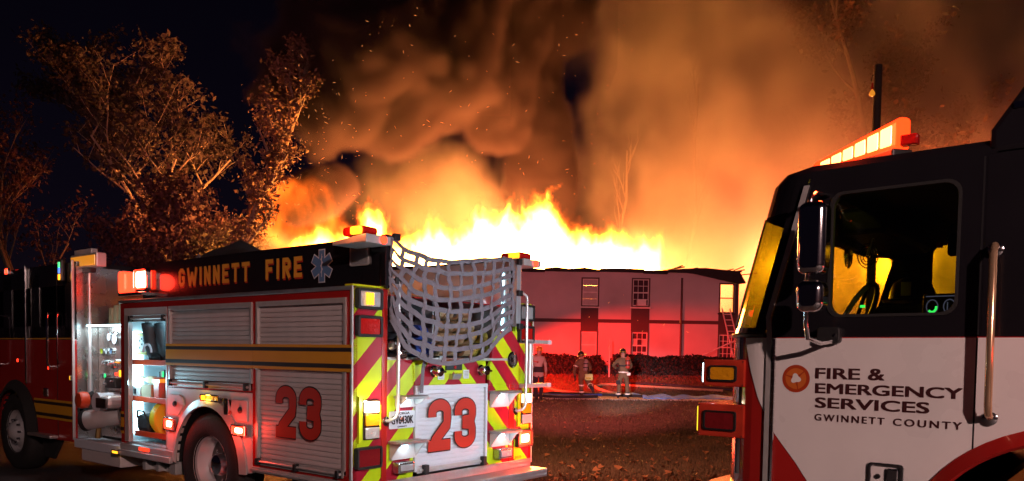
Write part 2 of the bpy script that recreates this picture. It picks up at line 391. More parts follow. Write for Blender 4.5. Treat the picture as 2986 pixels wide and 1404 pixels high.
# ================================================================ burning apartment building
pm('siding', (0.42, 0.38, 0.38), 0.8, var=0.14, vscale=0.55, bump=0.15, bscale=12)
pm('brown_board', (0.05, 0.03, 0.03), 0.8); pm('frame_brown', (0.07, 0.035, 0.03), 0.7); pm('frame_white', (0.6, 0.55, 0.52), 0.6)
pm('char', (0.012, 0.01, 0.01), 0.9, bump=0.6, bscale=15); pm('blind', (0.42, 0.36, 0.34), 0.7); pm('pane_dark', (0.06, 0.03, 0.035), 0.08, spec=0.8); pm('room_wall', (0.5, 0.42, 0.32), 0.9)
BLD = thing('apartment_building', 'two storey pale apartment building with burning roof', 'building', (0, 0, 0))
YF = 40.0
def wall_piece(x0, x1, z0, z1): box('wall_panel', 'siding', BLD, x0, x1, YF, YF+.22, z0, z1)
ups = [(3.5, 4.43, 4.26, 5.76), (6.1, 7.06, 4.27, 5.77), (10.63, 11.42, 4.03, 5.58)]; los = [(3.47, 4.41, 1.55, 3.03), (6.11, 7.04, 1.55, 3.03), (10.62, 11.43, 1.55, 2.98)]
def storey(ops, z0, z1, xa, xb):
    x = xa
    for (a, b, c, d) in ops:
        wall_piece(x, a-.0, z0, z1); wall_piece(a, b, z0, c); wall_piece(a, b, d, z1); x = b
    wall_piece(x, xb, z0, z1)
storey(los, .6, 3.44, -13.0, 11.62)
storey(ups, 3.62, 6.06, -13.0, 11.62)
for a, b in ((-13, 3.5), (4.40, 6.10), (7.04, 8.62), (8.76, 10.62)): box('belt_board', 'brown_board', BLD, a, b, YF-.05, YF+.2, 3.441, 3.619, .01)
box('corner_board', 'brown_board', BLD, 11.45, 11.64, YF-.04, YF+.23, .6, 6.0)
MB().tube([(8.69, YF-.07, .9), (8.69, YF-.07, 5.8)], .055, 8).build('down_pipe', 'frame_brown', BLD, smooth=True)
for (a, b) in ((3.5, 4.40), (6.1, 7.04), (10.62, 11.44)): box('spandrel_panel', 'brown_board', BLD, a, b, YF-.03, YF+.18, 3.03 if a < 10 else 2.98, 4.26 if a < 10 else 4.03)
def window(x0, x1, z0, z1, kind):
    fr = MB(); t = .07
    fr.box(x0, x0+t, YF-.04, YF+.1, z0, z1); fr.box(x1-t, x1, YF-.04, YF+.1, z0, z1); fr.box(x0+t, x1-t, YF-.04, YF+.1, z1-t, z1); fr.box(x0+t, x1-t, YF-.06, YF+.1, z0, z0+.06)
    f = fr.build('window', 'frame_brown', BLD)
    MB().box(x0-.05, x1+.05, YF-.10, YF+.05, z0-.07, z0-.002).build('sill', 'frame_white' if kind != 'burnt' else 'char', f, .01)
    if kind == 'burnt':
        box('sash_rail', 'char', f, x0+t, x1-t, YF+.02, YF+.07, (z0+z1)/2-.03, (z0+z1)/2+.03); return
    sa = MB(); zi0, zi1 = z0+.06, z1-t; xi0, xi1 = x0+t, x1-t
    sa.box(xi0, xi0+.04, YF+.01, YF+.06, zi0, zi1); sa.box(xi1-.04, xi1, YF+.01, YF+.06, zi0, zi1); sa.box(xi0, xi1, YF+.012, YF+.065, (zi0+zi1)/2-.03, (zi0+zi1)/2+.03); sa.box(xi0, xi1, YF+.012, YF+.06, zi0, zi0+.04); sa.box(xi0, xi1, YF+.012, YF+.06, zi1-.04, zi1)
    sa.build('sash', 'frame_white', f)
    nb = 0
    if kind != 'blind':
        for i in (1, 2): MB().box(xi0+(xi1-xi0)*i/3-.012, xi0+(xi1-xi0)*i/3+.012, YF+.015, YF+.045, zi0, zi1).build('glazing_bar', 'frame_white', f)
        for j in (1, 3): MB().box(xi0, xi1, YF+.017, YF+.043, zi0+(zi1-zi0)*j/4-.012, zi0+(zi1-zi0)*j/4+.012).build('glazing_bar', 'frame_white', f)
    for i in range(3):
        for j in range(4):
            m_ = 'blind' if kind == 'blind' or (kind == 'mixed' and j in (0, 2) and (i+j) % 2 == 0) else 'pane_dark'
            a, b = xi0+(xi1-xi0)*i/3, xi0+(xi1-xi0)*(i+1)/3; c, d = zi0+(zi1-zi0)*j/4, zi0+(zi1-zi0)*(j+1)/4
            if kind == 'blind' and i: continue
            if kind == 'blind': b = xi1
            MB().box(a+.002, b-.002, YF+.046, YF+.052, c+.002, d-.002).build('pane', m_, f)
    if kind == 'ac':
        MB().box(xi0+.2, xi1-.15, YF-.25, YF+.03, zi0+.0, zi0+.34).build('air_conditioner', 'frame_white', f, .01)
window(*ups[0], 'blind'); window(*ups[1], 'ac'); window(*ups[2], 'burnt'); window(*los[0], 'blind'); window(*los[1], 'mixed'); window(*los[2], 'dark')
MB().box(.42, .66, YF-.05, YF, 5.51, 5.68).build('vent', 'siding', BLD, .01)
# charred eave: fascia boards, sagging rafter, wreckage on the wall head
rnd = random.Random(5)
x = -13.0
while x < 8.4:
    l = 1.2+rnd.random()*1.4; dz = (rnd.random()-.5)*.08
    MB().prism([(x, 6.03+dz), (x+l, 6.03+dz+(rnd.random()-.5)*.05), (x+l, 6.15+dz+(rnd.random()-.5)*.06), (x+l*.5, 6.20+dz+(rnd.random()-.5)*.06), (x, 6.16+dz)], 'y', YF-.35-.02*rnd.random(), YF+.25).build('eave_board', 'char', BLD); x += l
MB().prism([(8.3, 6.10), (8.3, 6.22), (9.8, 6.30), (10.7, 6.22), (11.55, 6.15), (11.9, 5.55), (11.5, 5.50), (10.2, 5.80), (9.2, 6.0)], 'y', YF-.40, YF-.25).build('sagging_eave', 'char', BLD)
for k in range(26):
    a = 7.0+rnd.random()*4.8; l = .5+rnd.random()*1.4; an = (rnd.random()-.35)*1.2
    MB().tube([(a, YF+.2+rnd.random()*2, 6.05+rnd.random()*.15), (a+l*cos(an), YF+.2+rnd.random()*2, 6.1+abs(l*sin(an))*.5)], .035, 5).build('charred_rafter', 'char', BLD)
for a, b in ((-13, -12.78), (11.40, 11.62)): box('end_wall', 'siding', BLD, a, b, YF+.22, 54.0, .6, 6.0 if a < 0 else 3.6)
box('back_wall', 'room_wall', BLD, -13, 11.62, 54.0, 54.2, .6, 6.0); box('upper_floor', 'char', BLD, -12.7, 11.4, YF+.22, 54.0, 3.3, 3.5)
box('room_wall', 'room_wall', BLD, 7.9, 11.38, 43.2, 43.3, 3.5, 5.9)
pm('porch_glow', (0.5, 0.2, 0.5), 0.5)

# ================================================================ fire and smoke (volumes)
def fcurve(T, x_out, x0, x1, pts):
    n = T.n('ShaderNodeFloatCurve'); mr = T.n('ShaderNodeMapRange'); mr.inputs[1].default_value = x0; mr.inputs[2].default_value = x1; T.L(x_out, mr.inputs[0]); T.L(mr.outputs[0], n.inputs['Value'])
    c = n.mapping.curves[0]; ps = [((px-x0)/(x1-x0), pz) for px, pz in pts]
    while len(c.points) < len(ps): c.points.new(.5, .5)
    for q, (a, b) in zip(c.points, ps): q.location = (a, b); q.handle_type = 'AUTO'
    n.mapping.update(); return n.outputs[0]
def gnvol(name, mn, mx, vox, field, mat):
    me = bpy.data.meshes.new(name); me.from_pydata([mn, mx], [], []); o = bpy.data.objects.new(name, me); COL.objects.link(o)
    g = bpy.data.node_groups.new(name, 'GeometryNodeTree'); g.interface.new_socket('Geometry', in_out='OUTPUT', socket_type='NodeSocketGeometry')
    T = NT(g); out = T.n('NodeGroupOutput'); vc = T.n('GeometryNodeVolumeCube'); sm = T.n('GeometryNodeSetMaterial')
    vc.inputs['Min'].default_value = mn; vc.inputs['Max'].default_value = mx
    for k, a, b in zip('XYZ', mn, mx): vc.inputs['Resolution '+k].default_value = max(4, int((b-a)/vox))
    T.L(field(T), vc.inputs['Density']); T.L(vc.outputs[0], sm.inputs[0]); sm.inputs['Material'].default_value = mat; T.L(sm.outputs[0], out.inputs[0])
    md = o.modifiers.new('volume', 'NODES'); md.node_group = g; me.materials.append(mat); return o
def noise(T, vec, scale, detail=4, rough=.55):
    n = T.n('ShaderNodeTexNoise'); n.inputs['Scale'].default_value = scale; n.inputs['Detail'].default_value = detail; n.inputs['Roughness'].default_value = rough; T.L(vec, n.inputs['Vector']); return n
def smooth(T, x, a, b, lo=0.0, hi=1.0):
    m_ = T.n('ShaderNodeMapRange', interpolation_type='SMOOTHSTEP'); m_.inputs[1].default_value = a; m_.inputs[2].default_value = b; m_.inputs[3].default_value = lo; m_.inputs[4].default_value = hi
    T.L(x, m_.inputs[0]); return m_.outputs[0]
def blobs(T, pos, lst):
    acc = None
    for (c, r_) in lst:
        d = T.vmath('DIVIDE', T.vmath('SUBTRACT', pos, c), r_); l = T.vmath('LENGTH', d, out=1); b = T.math('SUBTRACT', 1.0, l)
        acc = b if acc is None else T.math('SMOOTH_MAX', acc, b, .12)
    return acc
def vol_mat(name, albedo, dens, aniso=0.0, emit=None):
    m = bpy.data.materials.new(name); m.use_nodes = True; t = NT(m.node_tree); m.node_tree.nodes.clear(); o = t.n('ShaderNodeOutputMaterial')
    v = t.n('ShaderNodeVolumePrincipled'); v.inputs['Color'].default_value = (*albedo, 1); v.inputs['Density'].default_value = dens; v.inputs['Anisotropy'].default_value = aniso
    t.L(v.outputs[0], o.inputs['Volume']); return m
def flame_mat():
    m = bpy.data.materials.new('flame'); m.use_nodes = True; t = NT(m.node_tree); m.node_tree.nodes.clear(); o = t.n('ShaderNodeOutputMaterial')
    at = t.n('ShaderNodeAttribute', attribute_name='density'); cr = t.n('ShaderNodeValToRGB'); e = cr.color_ramp.elements
    e[0].position = 0.0; e[0].color = (0, 0, 0, 1); e[1].position = 1.0; e[1].color = (1.0, .50, .10, 1)
    for p_, c_ in ((.12, (.22, .03, .002, 1)), (.45, (.7, .20, .015, 1))): q = e.new(p_); q.color = c_
    t.L(at.outputs['Fac'], cr.inputs[0]); em = t.n('ShaderNodeEmission'); em.inputs['Strength'].default_value = FLAME_STR; t.L(cr.outputs[0], em.inputs[0]); t.L(em.outputs[0], o.inputs['Volume']); return m
FLAME_STR = 15.0
FH = [(-15, .0), (-12.6, .10), (-11.2, .44), (-9.8, .50), (-8.6, .52), (-7.75, .72), (-7.0, .48), (-5.6, .46), (-4.4, .58), (-3.4, .52), (-2.2, .66), (-.8, .70), (.6, .70), (1.9, .80), (2.5, .70), (3.1, .54), (4.7, .54), (6.0, .46), (7.4, .46), (8.3, .26), (9.0, .10), (10.5, .02), (13, 0)]
def flame_field(T):
    p = T.n('GeometryNodeInputPosition').outputs[0]
    wv = noise(T, T.vmath('MULTIPLY', p, (.55, .55, .35)), 1.0, 3); warp = T.vmath('SUBTRACT', wv.outputs['Color'], (.5, .5, .5)); q = T.vmath('ADD', p, T.vmath('MULTIPLY', warp, (2.6, 2.0, 1.6)))
    sx = T.n('ShaderNodeSeparateXYZ'); T.L(q, sx.inputs[0]); s0 = T.n('ShaderNodeSeparateXYZ'); T.L(p, s0.inputs[0])
    h = T.math('MULTIPLY', fcurve(T, sx.outputs[0], -15, 13, FH), 5.3)
    n2 = noise(T, T.vmath('MULTIPLY', q, (1.5, .9, .5)), 1.0, 5, .62).outputs[0]
    hh = T.math('MULTIPLY', h, T.math('ADD', .10, T.math('MULTIPLY', n2, 1.75)))
    v = T.math('SUBTRACT', hh, T.math('SUBTRACT', s0.outputs[2], 5.7))
    d = smooth(T, v, .0, 1.5)
    d = T.math('MULTIPLY', d, smooth(T, n2, .31, .54, .12, 1.0))
    yw = T.math('MULTIPLY', smooth(T, s0.outputs[1], 40.3, 41.3), smooth(T, s0.outputs[1], 45.5, 44.0))
    # rolling curl of fire at the left end of the roof
    rg = T.vmath('DIVIDE', T.vmath('SUBTRACT', q, (-11.9, 43.0, 9.1)), (2.0, 2.6, 1.7)); rl = T.vmath('LENGTH', rg, out=1)
    ring = smooth(T, T.math('ABSOLUTE', T.math('SUBTRACT', rl, 1.0)), .30, .0)
    ring = T.math('MULTIPLY', T.math('MULTIPLY', ring, smooth(T, n2, .36, .62)), .055)
    return T.math('MAXIMUM', T.math('MULTIPLY', d, yw), ring)
o = gnvol('flames', (-15, 40.25, 5.6), (13, 46.0, 12.2), .11, flame_field, flame_mat()); tag(o, 'tall bright flames along the roof of the building', 'fire', kind='stuff')
def dark_field(T):
    p = T.n('GeometryNodeInputPosition').outputs[0]
    w_ = T.vmath('MULTIPLY', T.vmath('SUBTRACT', noise(T, p, .11, 3).outputs['Color'], (.5, .5, .5)), (7.0, 3.5, 7.0)); q = T.vmath('ADD', p, w_)
    b = blobs(T, q, [((-7.6, 42.0, 17.6), (8.2, 5, 6.2)), ((-6.5, 42.5, 25), (9.5, 5.5, 8)), ((-1.6, 46, 20), (4.0, 3.6, 6.5)), ((1.2, 49.5, 17), (2.8, 3, 10)), ((2.0, 49, 26), (4, 4, 8)), ((-10.6, 43.5, 10.2), (2.4, 2.0, 1.8))])
    n_ = noise(T, q, .34, 6, .6).outputs[0]; v = T.math('ADD', b, T.math('MULTIPLY', T.math('SUBTRACT', n_, .5), .40))
    for sc, am in ((.22, .36), (.55, .17)):      # rounded billows
        vo = T.n('ShaderNodeTexVoronoi', feature='SMOOTH_F1'); vo.inputs['Scale'].default_value = sc; vo.inputs['Smoothness'].default_value = .35
        T.L(q, vo.inputs['Vector']); v = T.math('ADD', v, T.math('MULTIPLY', T.math('SUBTRACT', .45, vo.outputs['Distance']), am))
    return smooth(T, v, .08, .36)
o = gnvol('dark_smoke', (-20, 36, 8), (8, 55, 34), .23, dark_field, vol_mat('dark_smoke', (.115, .085, .10), 3.4, .0)); tag(o, 'thick black smoke billowing up above the left half of the roof', 'smoke', kind='stuff')
def haze_field(T):
    p = T.n('GeometryNodeInputPosition').outputs[0]
    w_ = T.vmath('MULTIPLY', T.vmath('SUBTRACT', noise(T, p, .09, 3).outputs['Color'], (.5, .5, .5)), (6.0, 4.0, 6.0)); q = T.vmath('ADD', p, w_)
    b = blobs(T, q, [((16, 53, 13), (13, 8, 13)), ((12, 53, 24), (9, 7, 12)), ((26, 54, 20), (14, 8, 18)), ((1.5, 53, 13), (3.5, 3.5, 8)), ((-5, 49.5, 10.5), (7.0, 3.0, 3.4)), ((-15.5, 46, 7.8), (6.5, 3, 1.5)), ((9.5, 47, 7.5), (5, 4, 3.5))])
    n_ = noise(T, T.vmath('MULTIPLY', q, (1.0, 1.0, .7)), .24, 6, .6).outputs[0]
    v = T.math('ADD', b, T.math('MULTIPLY', T.math('SUBTRACT', n_, .5), 2.2))
    return smooth(T, v, .0, .62)
o = gnvol('fire_lit_smoke', (-22, 42, 1.2), (40, 63, 40), .45, haze_field, vol_mat('fire_lit_smoke', (.86, .80, .76), .20, .1)); tag(o, 'orange smoke lit by the fire, drifting to the right', 'smoke', kind='stuff')
for (x, y, z, p_) in ((-8, 44.5, 8.0, 9), (-3.5, 44.5, 8.5, 12), (.5, 44.5, 9.0, 14), (4.5, 44.5, 8.0, 11), (8, 45.5, 7.0, 4), (12.5, 52, 6.5, 13), (18, 53, 8.0, 25), (26, 54, 8.5, 44), (-1, 51, 8.5, 8)):
    light('fire_light', 'POINT', (x, y, z), p_*640, (1.0, .19, .055) if x > 10 else (1.0, .205, .05), None, .9)
light('room_fire', 'POINT', (10.6, 41.6, 4.9), 160, (1.0, .45, .08), None, .3)
# embers
lamp_lens('ember', (1.0, .36, .10), 1.7)
mb = MB(); rnd = random.Random(23)
for i in range(270):
    y = 32+rnd.random()*4.5; r0 = rnd.random()
    if r0 < .45: X = -10.6+4.2*rnd.random()+1.3*rnd.gauss(0, 1); z = 7.6+6.5*rnd.random()**1.3
    elif r0 < .965: X = rnd.uniform(-7, 5); z = 6.5+10.5*rnd.random()
    else: X = rnd.uniform(1.5, 11); z = rnd.uniform(2, 5); y = 36+rnd.random()*3
    s_ = .003+.005*rnd.random(); d = Vector((rnd.gauss(0, 1), rnd.gauss(0, .4), rnd.gauss(0, 1))).normalized()*(.02+.10*rnd.random()**2); c = Vector((X, y, z))
    mb.add([c-d, c+Vector((s_, 0, -s_)), c+Vector((-s_, 0, -s_)), c+Vector((0, 0, s_)), c+d], [(0, 1, 3), (0, 3, 2), (0, 2, 1), (4, 3, 1), (4, 2, 3), (4, 1, 2)])
me = bpy.data.meshes.new('embers'); me.from_pydata(mb.v, [], mb.f); me.materials.append(M['ember']); o = bpy.data.objects.new('embers', me); COL.objects.link(o); tag(o, 'glowing embers flying in the smoke above the roof', 'embers', kind='stuff')
# ================================================================ fire engine 23 (seen from its rear left corner)
ENG = thing('fire_engine', 'red and black fire engine numbered 23 with cargo net across its rear', 'fire engine', (-1.3089, 6.3047, 0), rad(52.48-90))
H = 1.67
def Zr(z): return z + H
# local axes: x towards the rear (0 = rear wall), y from the driver side (0) to the other side (2.5), z up
# ---- body shell
mb = MB()
mb.box(-3.93, -0.0, 0.004, 0.05, Zr(.456), Zr(.515))              # header over the doors
mb.box(-3.93, -3.842, 0.004, 0.05, 0.62, Zr(.456))
mb.box(-2.92, -2.881, 0.004, 0.05, Zr(-.385), Zr(.456)); mb.box(-1.399, -1.332, 0.004, 0.05, 0.56, Zr(.456)); mb.box(-.081, 0.0, 0.004, 0.05, 0.56, Zr(.456))
mb.box(-1.332, -.081, 0.006, 0.05, 0.56, Zr(-1.03))
mb.box(-2.881, -1.399, 0.006, 0.05, Zr(-.385), Zr(-.366))
mb.box(-3.93, 0.0, 2.45, 2.5, 0.56, Zr(.515))                      # far side
mb.box(-3.93, -3.90, 0.05, 2.45, 0.56, Zr(.515))                   # front bulkhead
mb.box(-2.92, -2.88, 0.05, 0.75, 0.62, Zr(.5)); mb.box(-1.39, -1.345, 0.05, 0.75, 0.56, Zr(.5))
mb.box(-3.93, -0.05, 0.05, 2.45, Zr(.50), Zr(.512))                # deck over the lockers
mb.box(-2.88, -1.39, 0.7, 1.8, 0.62, Zr(-.3))
BODY = mb.build('body', 'engine_red', ENG)
box('trim_strip', 'tread_plate', ENG, -3.95, 0.0, -0.012, 0.34, Zr(.517), Zr(.55), 0.004)
# ---- shutters made of slats
def shutter(x0, x1, z0, z1, y, pitch=0.0445, mat='shutter_alu', rear=False, parent=ENG):
    fr = MB(); t = 0.03
    if not rear:
        fr.box(x0, x0+t, y-.01, y+.03, z0, z1); fr.box(x1-t, x1, y-.01, y+.03, z0, z1); fr.box(x0+t, x1-t, y-.01, y+.03, z1-.045, z1)
        fr.box(x0+t, x1-t, y+.022, y+.03, z0, z1-.045)
    else:
        fr.box(y-.03, y+.01, x0, x0+t, z0, z1); fr.box(y-.03, y+.01, x1-t, x1, z0, z1); fr.box(y-.03, y+.01, x0+t, x1-t, z1-.035, z1)
        fr.box(y-.03, y-.022, x0+t, x1-t, z0, z1-.035)
    f = fr.build('shutter', 'alu_trim' if not rear else 'white_plate', parent, 0.002)
    n = int((z1-.045-z0)/pitch); first = None
    for i in range(n):
        if first is None:
            h = pitch-.004
            pr = [(0, 0), (0.005, .003), (0.0062, h*.5), (0.005, h-.003), (0, h)]
            m_ = MB()
            if not rear: m_.prism([(-a, b) for a, b in pr][::-1], 'x', x0+t, x1-t)
            else: m_.prism([(a, b) for a, b in pr], 'y', x0+t, x1-t)
            first = m_.build('slat', mat, f); o = first
        else: o = share(first, f)
        o.location = (0, y+.02, z0+.005+i*pitch) if not rear else (y-.02, 0, z0+.005+i*pitch)
    return f
SH2 = shutter(-2.881, -1.399, Zr(-.30), Zr(.456), 0.0)
SH3 = shutter(-1.332, -.081, Zr(-.985), Zr(.456), 0.0)
# lift bars below the shutters
def bar(x0, x1, z, n=3, y=-0.03):
    b = MB().tube([(x0+.03, y, z), (x1-.03, y, z)], .012, 8); b.box(x0+.02, x1-.02, y+.02, y+.03, z-.035, z+.03)
    o = b.build('lift_bar', 'alu_trim', ENG)
    for k in range(n):
        xx = x0+.06+(x1-x0-.12)*k/(n-1)
        MB().box(xx-.02, xx+.02, y-.02, y+.028, z-.035, z+.03).build('lift_bar_clamp', 'black_plastic', o, 0.005)
bar(-2.881, -1.399, Zr(-.335)); bar(-1.332, -.081, Zr(-1.01)); bar(-3.75, -2.92, Zr(.34), 2, -0.005)
box('roller_housing', 'shutter_alu', ENG, -3.842, -2.92, 0.0, 0.05, Zr(.375), Zr(.456), 0.004)
mb = MB(); mb.box(-3.842, -3.75, -.002, .05, Zr(-1.03), Zr(.375)); mb.box(-2.95, -2.921, -.002, .05, Zr(-1.03), Zr(.375)); mb.build('door_track', 'alu_trim', ENG, 0.004)
# ---- gold and dark stripes
def stripes(x0, x1, zt, y, k=1.0, dark_edge=True):
    z = zt
    for nme, h, m_ in (('stripe', .025, 'stripe_gold'), ('stripe', .034, 'stripe_dark'), ('stripe', .10, 'stripe_gold'), ('stripe', .038, 'stripe_dark'), ('stripe', .027, 'stripe_gold')):
        box(nme, m_, ENG, x0, x1, y-.003, y, z-h*k, z); z -= h*k
stripes(-2.92, -1.366, Zr(.067), -0.0125); stripes(-1.362, 0.0, Zr(.067), -0.0125)
stripes(-3.93, -3.86, Zr(-.70), -0.001, 1.1)
# ---- number 23
def num23(h, wtot, mirror=False):
    g = wtot*.46
    sw = g*.33
    two = arc(g*.5, h*.745, g*.5-sw/2, h*.255-sw/2, 180, 0, 14)
    two = [(sw/2, h*.66)] + two + [(g-sw/2, h*.64), (g*.82, h*.5), (g*.3, h*.2), (sw*.62, h*.04)]
    base = [(0.0, sw*.47), (g, sw*.47)]
    o_ = wtot-g
    th = [(o_+sw/2, h*.66)] + arc(o_+g*.5, h*.755, g*.5-sw/2, h*.245-sw/2, 180, 0, 12) + [(o_+g-sw/2, h*.66), (o_+g*.8, h*.535), (o_+g*.36, h*.535)]
    th2 = [(o_+g*.36, h*.5), (o_+g*.8, h*.49), (o_+g-sw/2, h*.37)] + arc(o_+g*.5, h*.255, g*.5-sw/2, h*.255-sw/2, 0, -180, 12)[0:] + [(o_+sw/2, h*.34)]
    return [two, base, th, th2], sw
def place23(h, wtot, parent, mat3, red='print_red'):
    paths, sw = num23(h, wtot)
    for nme, wd, m_, dz in (('number_outline', sw*1.22, 'print_black', 0.0), ('number', sw, red, 0.002)):
        me = stroke_shape(paths, wd).mesh(nme, m_); me.transform(mat3 @ Matrix.Translation((0, 0, dz)))
        o = bpy.data.objects.new(nme, me); COL.objects.link(o); o.parent = parent
SIDE = lambda x, y, z: Matrix(((1, 0, 0, x), (0, 0, -1, y), (0, 1, 0, z), (0, 0, 0, 1)))      # text plane on the driver side (faces -y)
REAR = lambda x, y, z: Matrix(((0, 0, 1, x), (1, 0, 0, y), (0, 1, 0, z), (0, 0, 0, 1)))       # text plane on the rear (faces +x)
place23(.455, .63, ENG, SIDE(-1.012, -.0135, Zr(-.757)))
# ---- wheel panel with arch
cx_, r_ = -2.13, .61
out = [(-2.92, Zr(-1.14))]
out += [(cx_+r_*cos(a), Zr(-1.16)+(r_+.03)*sin(a)) for a in [pi-pi*i/20 for i in range(21)]]
out += [(-1.40, Zr(-1.14)), (-1.40, Zr(-.39)), (-2.92, Zr(-.39))]
MB().prism(out, 'y', 0.0, 0.03).build('wheel_panel', 'shutter_alu', ENG, 0.003)
mb = MB(); k = 24
mb.strip([(cx_+(r_-.03)*cos(pi-pi*i/k), -.035, Zr(-1.16)+(r_+.0)*sin(pi-pi*i/k)) for i in range(k+1)], [(cx_+(r_+.05)*cos(pi-pi*i/k), -.012, Zr(-1.16)+(r_+.08)*sin(pi-pi*i/k)) for i in range(k+1)], .02)
mb.build('wheel_arch_trim', 'alu_trim', ENG, smooth=True)
mb = MB(); mb.strip([(cx_+r_*cos(pi-pi*i/k), 0.0, Zr(-1.16)+(r_+.03)*sin(pi-pi*i/k)) for i in range(k+1)], [(cx_+r_*cos(pi-pi*i/k), .7, Zr(-1.16)+(r_+.03)*sin(pi-pi*i/k)) for i in range(k+1)])
mb.build('wheel_well', 'black_plastic', ENG, smooth=True)
def wheel(parent, x, y, z, R=.53, rim=.29, dual=True, flip=1):
    ty = MB(); ty.lathe([(rim, .0), (rim+.03, -.02), (R-.06, -.03), (R-.015, .0), (R, .05), (R, .22), (R-.02, .27), (rim+.03, .29), (rim, .27)], (x, y, z), 'y', 36, False)
    wv = ty.build('wheel', 'rubber', parent, smooth=True)
    rm = MB()
    if dual: rm.lathe([(rim+.012, -.012), (rim+.012, .0), (rim-.015, .015), (rim-.03, .16), (rim-.06, .20), (rim-.07, .20)], (x, y, z), 'y', 32, False)
    else: rm.lathe([(rim+.012, -.012), (rim+.012, .0), (rim-.03, .02), (rim-.05, .05), (.17, .01), (.13, -.03), (.11, -.06), (.07, -.09), (0.0, -.095)], (x, y, z), 'y', 32, False)
    rm.build('rim', 'rim_alu', wv, smooth=True)
    if dual: MB().lathe([(rim-.032, .165), (rim-.06, .192), (.16, .196), (0, .198)], (x, y, z), 'y', 28).build('wheel_disc', 'wheel_steel', wv, smooth=True)
    if dual: MB().lathe([(.125, .20), (.12, .10), (.10, .05), (.055, .03), (0, .028)], (x, y, z), 'y', 24).build('hub', 'chrome', wv, smooth=True)
    nuts = None
    for k_ in range(10):
        a = 2*pi*k_/10; rr = .19 if dual else .155
        if nuts is None:
            nuts = MB().lathe([(.02, .0), (.018, -.035), (0.0, -.042)], (0, 0, 0), 'y', 8).build('wheel_nut', 'chrome', wv, smooth=True); o = nuts
        else: o = share(nuts, wv)
        o.location = (x+rr*cos(a), y+(.20 if dual else -.005), z+rr*sin(a))
    return wv
wheel(ENG, cx_, .02, .53); wheel(ENG, cx_, 2.21, .53)
# compartment doors and lamps on the wheel panel
MB().prism([(-2.85, Zr(-.66)), (-2.68, Zr(-.67)), (-2.57, Zr(-.56)), (-2.60, Zr(-.49)), (-2.66, Zr(-.455)), (-2.85, Zr(-.455))], 'y', -.018, 0.0).build('bottle_door', 'shutter_alu', ENG, 0.006)
MB().prism([(-1.70, Zr(-.46)), (-1.46, Zr(-.46)), (-1.455, Zr(-.66)), (-1.60, Zr(-.66)), (-1.74, Zr(-.56))], 'y', -.018, 0.0).build('bottle_door', 'shutter_alu', ENG, 0.006)
MB().box(-1.90, -1.80, -.02, 0, Zr(-.60), Zr(-.455)).build('latch_plate', 'brushed_steel', ENG, 0.004); MB().box(-1.795, -1.73, -.05, 0, Zr(-.61), Zr(-.45)).build('latch_handle', 'chrome', ENG, 0.008)
for xk in (-2.73, -1.56): MB().lathe([(.03, 0), (.03, -.012), (.02, -.02), (0, -.02)], (xk, -.018, Zr(-.555)), 'y', 12).build('door_knob', 'black_plastic', ENG)
def lens_lamp(parent, x0, x1, y, z0, z1, lens, bez='black_plastic', depth=.035, name='lamp', rear=False, bw=.014):
    """framed vehicle lamp; on the side faces -y, on the rear faces +x"""
    o_, i_ = rrect(x0, x1, z0, z1, .018), rrect(x0+bw, x1-bw, z0+bw, z1-bw, .012)
    ax = 'x' if rear else 'y'; d = (y, y+depth) if rear else (y, y-depth)
    b = MB().ringplate(o_, i_, ax, d[0], d[1]).build(name, bez, parent, 0.003)
    e = (y+depth*.75) if rear else (y-depth*.75)
    ln = MB().prism(i_, ax, d[0], e).build('lens', 'lit_red' if lens == 'lit_red_hot' else lens, b, 0.004)
    if lens == 'lit_red_hot':
        w_, h_ = (x1-x0)*.24, (z1-z0)*.26; e2 = e+.004 if rear else e-.004
        MB().prism(rrect(x0+w_, x1-w_, z0+h_, z1-h_, .02), ax, d[0], e2).build('lit_diode', lens, b, 0.004)
    return b
lens_lamp(ENG, -2.915, -2.72, -.001, Zr(-.835), Zr(-.70), 'lit_red_hot', 'chrome', .05)
lens_lamp(ENG, -1.68, -1.44, -.001, Zr(-.80), Zr(-.695), 'lit_red_hot', 'chrome', .05)
for xk in (-2.82, -1.56): light('warning_light', 'POINT', (xk, -.16, Zr(-.76)), 5.0, (1, .04, .02), ENG, .06)
am = lens_lamp(ENG, -2.25, -1.91, -.001, Zr(-.50), Zr(-.43), 'lens_amber', 'chrome', .03); MB().box(-2.21, -2.15, -.034, -.026, Zr(-.487), Zr(-.443)).build('lit_diode', 'lit_amber', am)
light('marker_light', 'POINT', (-2.18, -.08, Zr(-.465)), .6, (1, .5, .05), ENG, .03)
mb = MB(); mb.box(-1.39, -.0, -.015, .05, .545, .60); mb.box(-1.39, -.0, -.03, -.015, .56, .585); mb.build('rub_rail', 'alu_trim', ENG, 0.006)
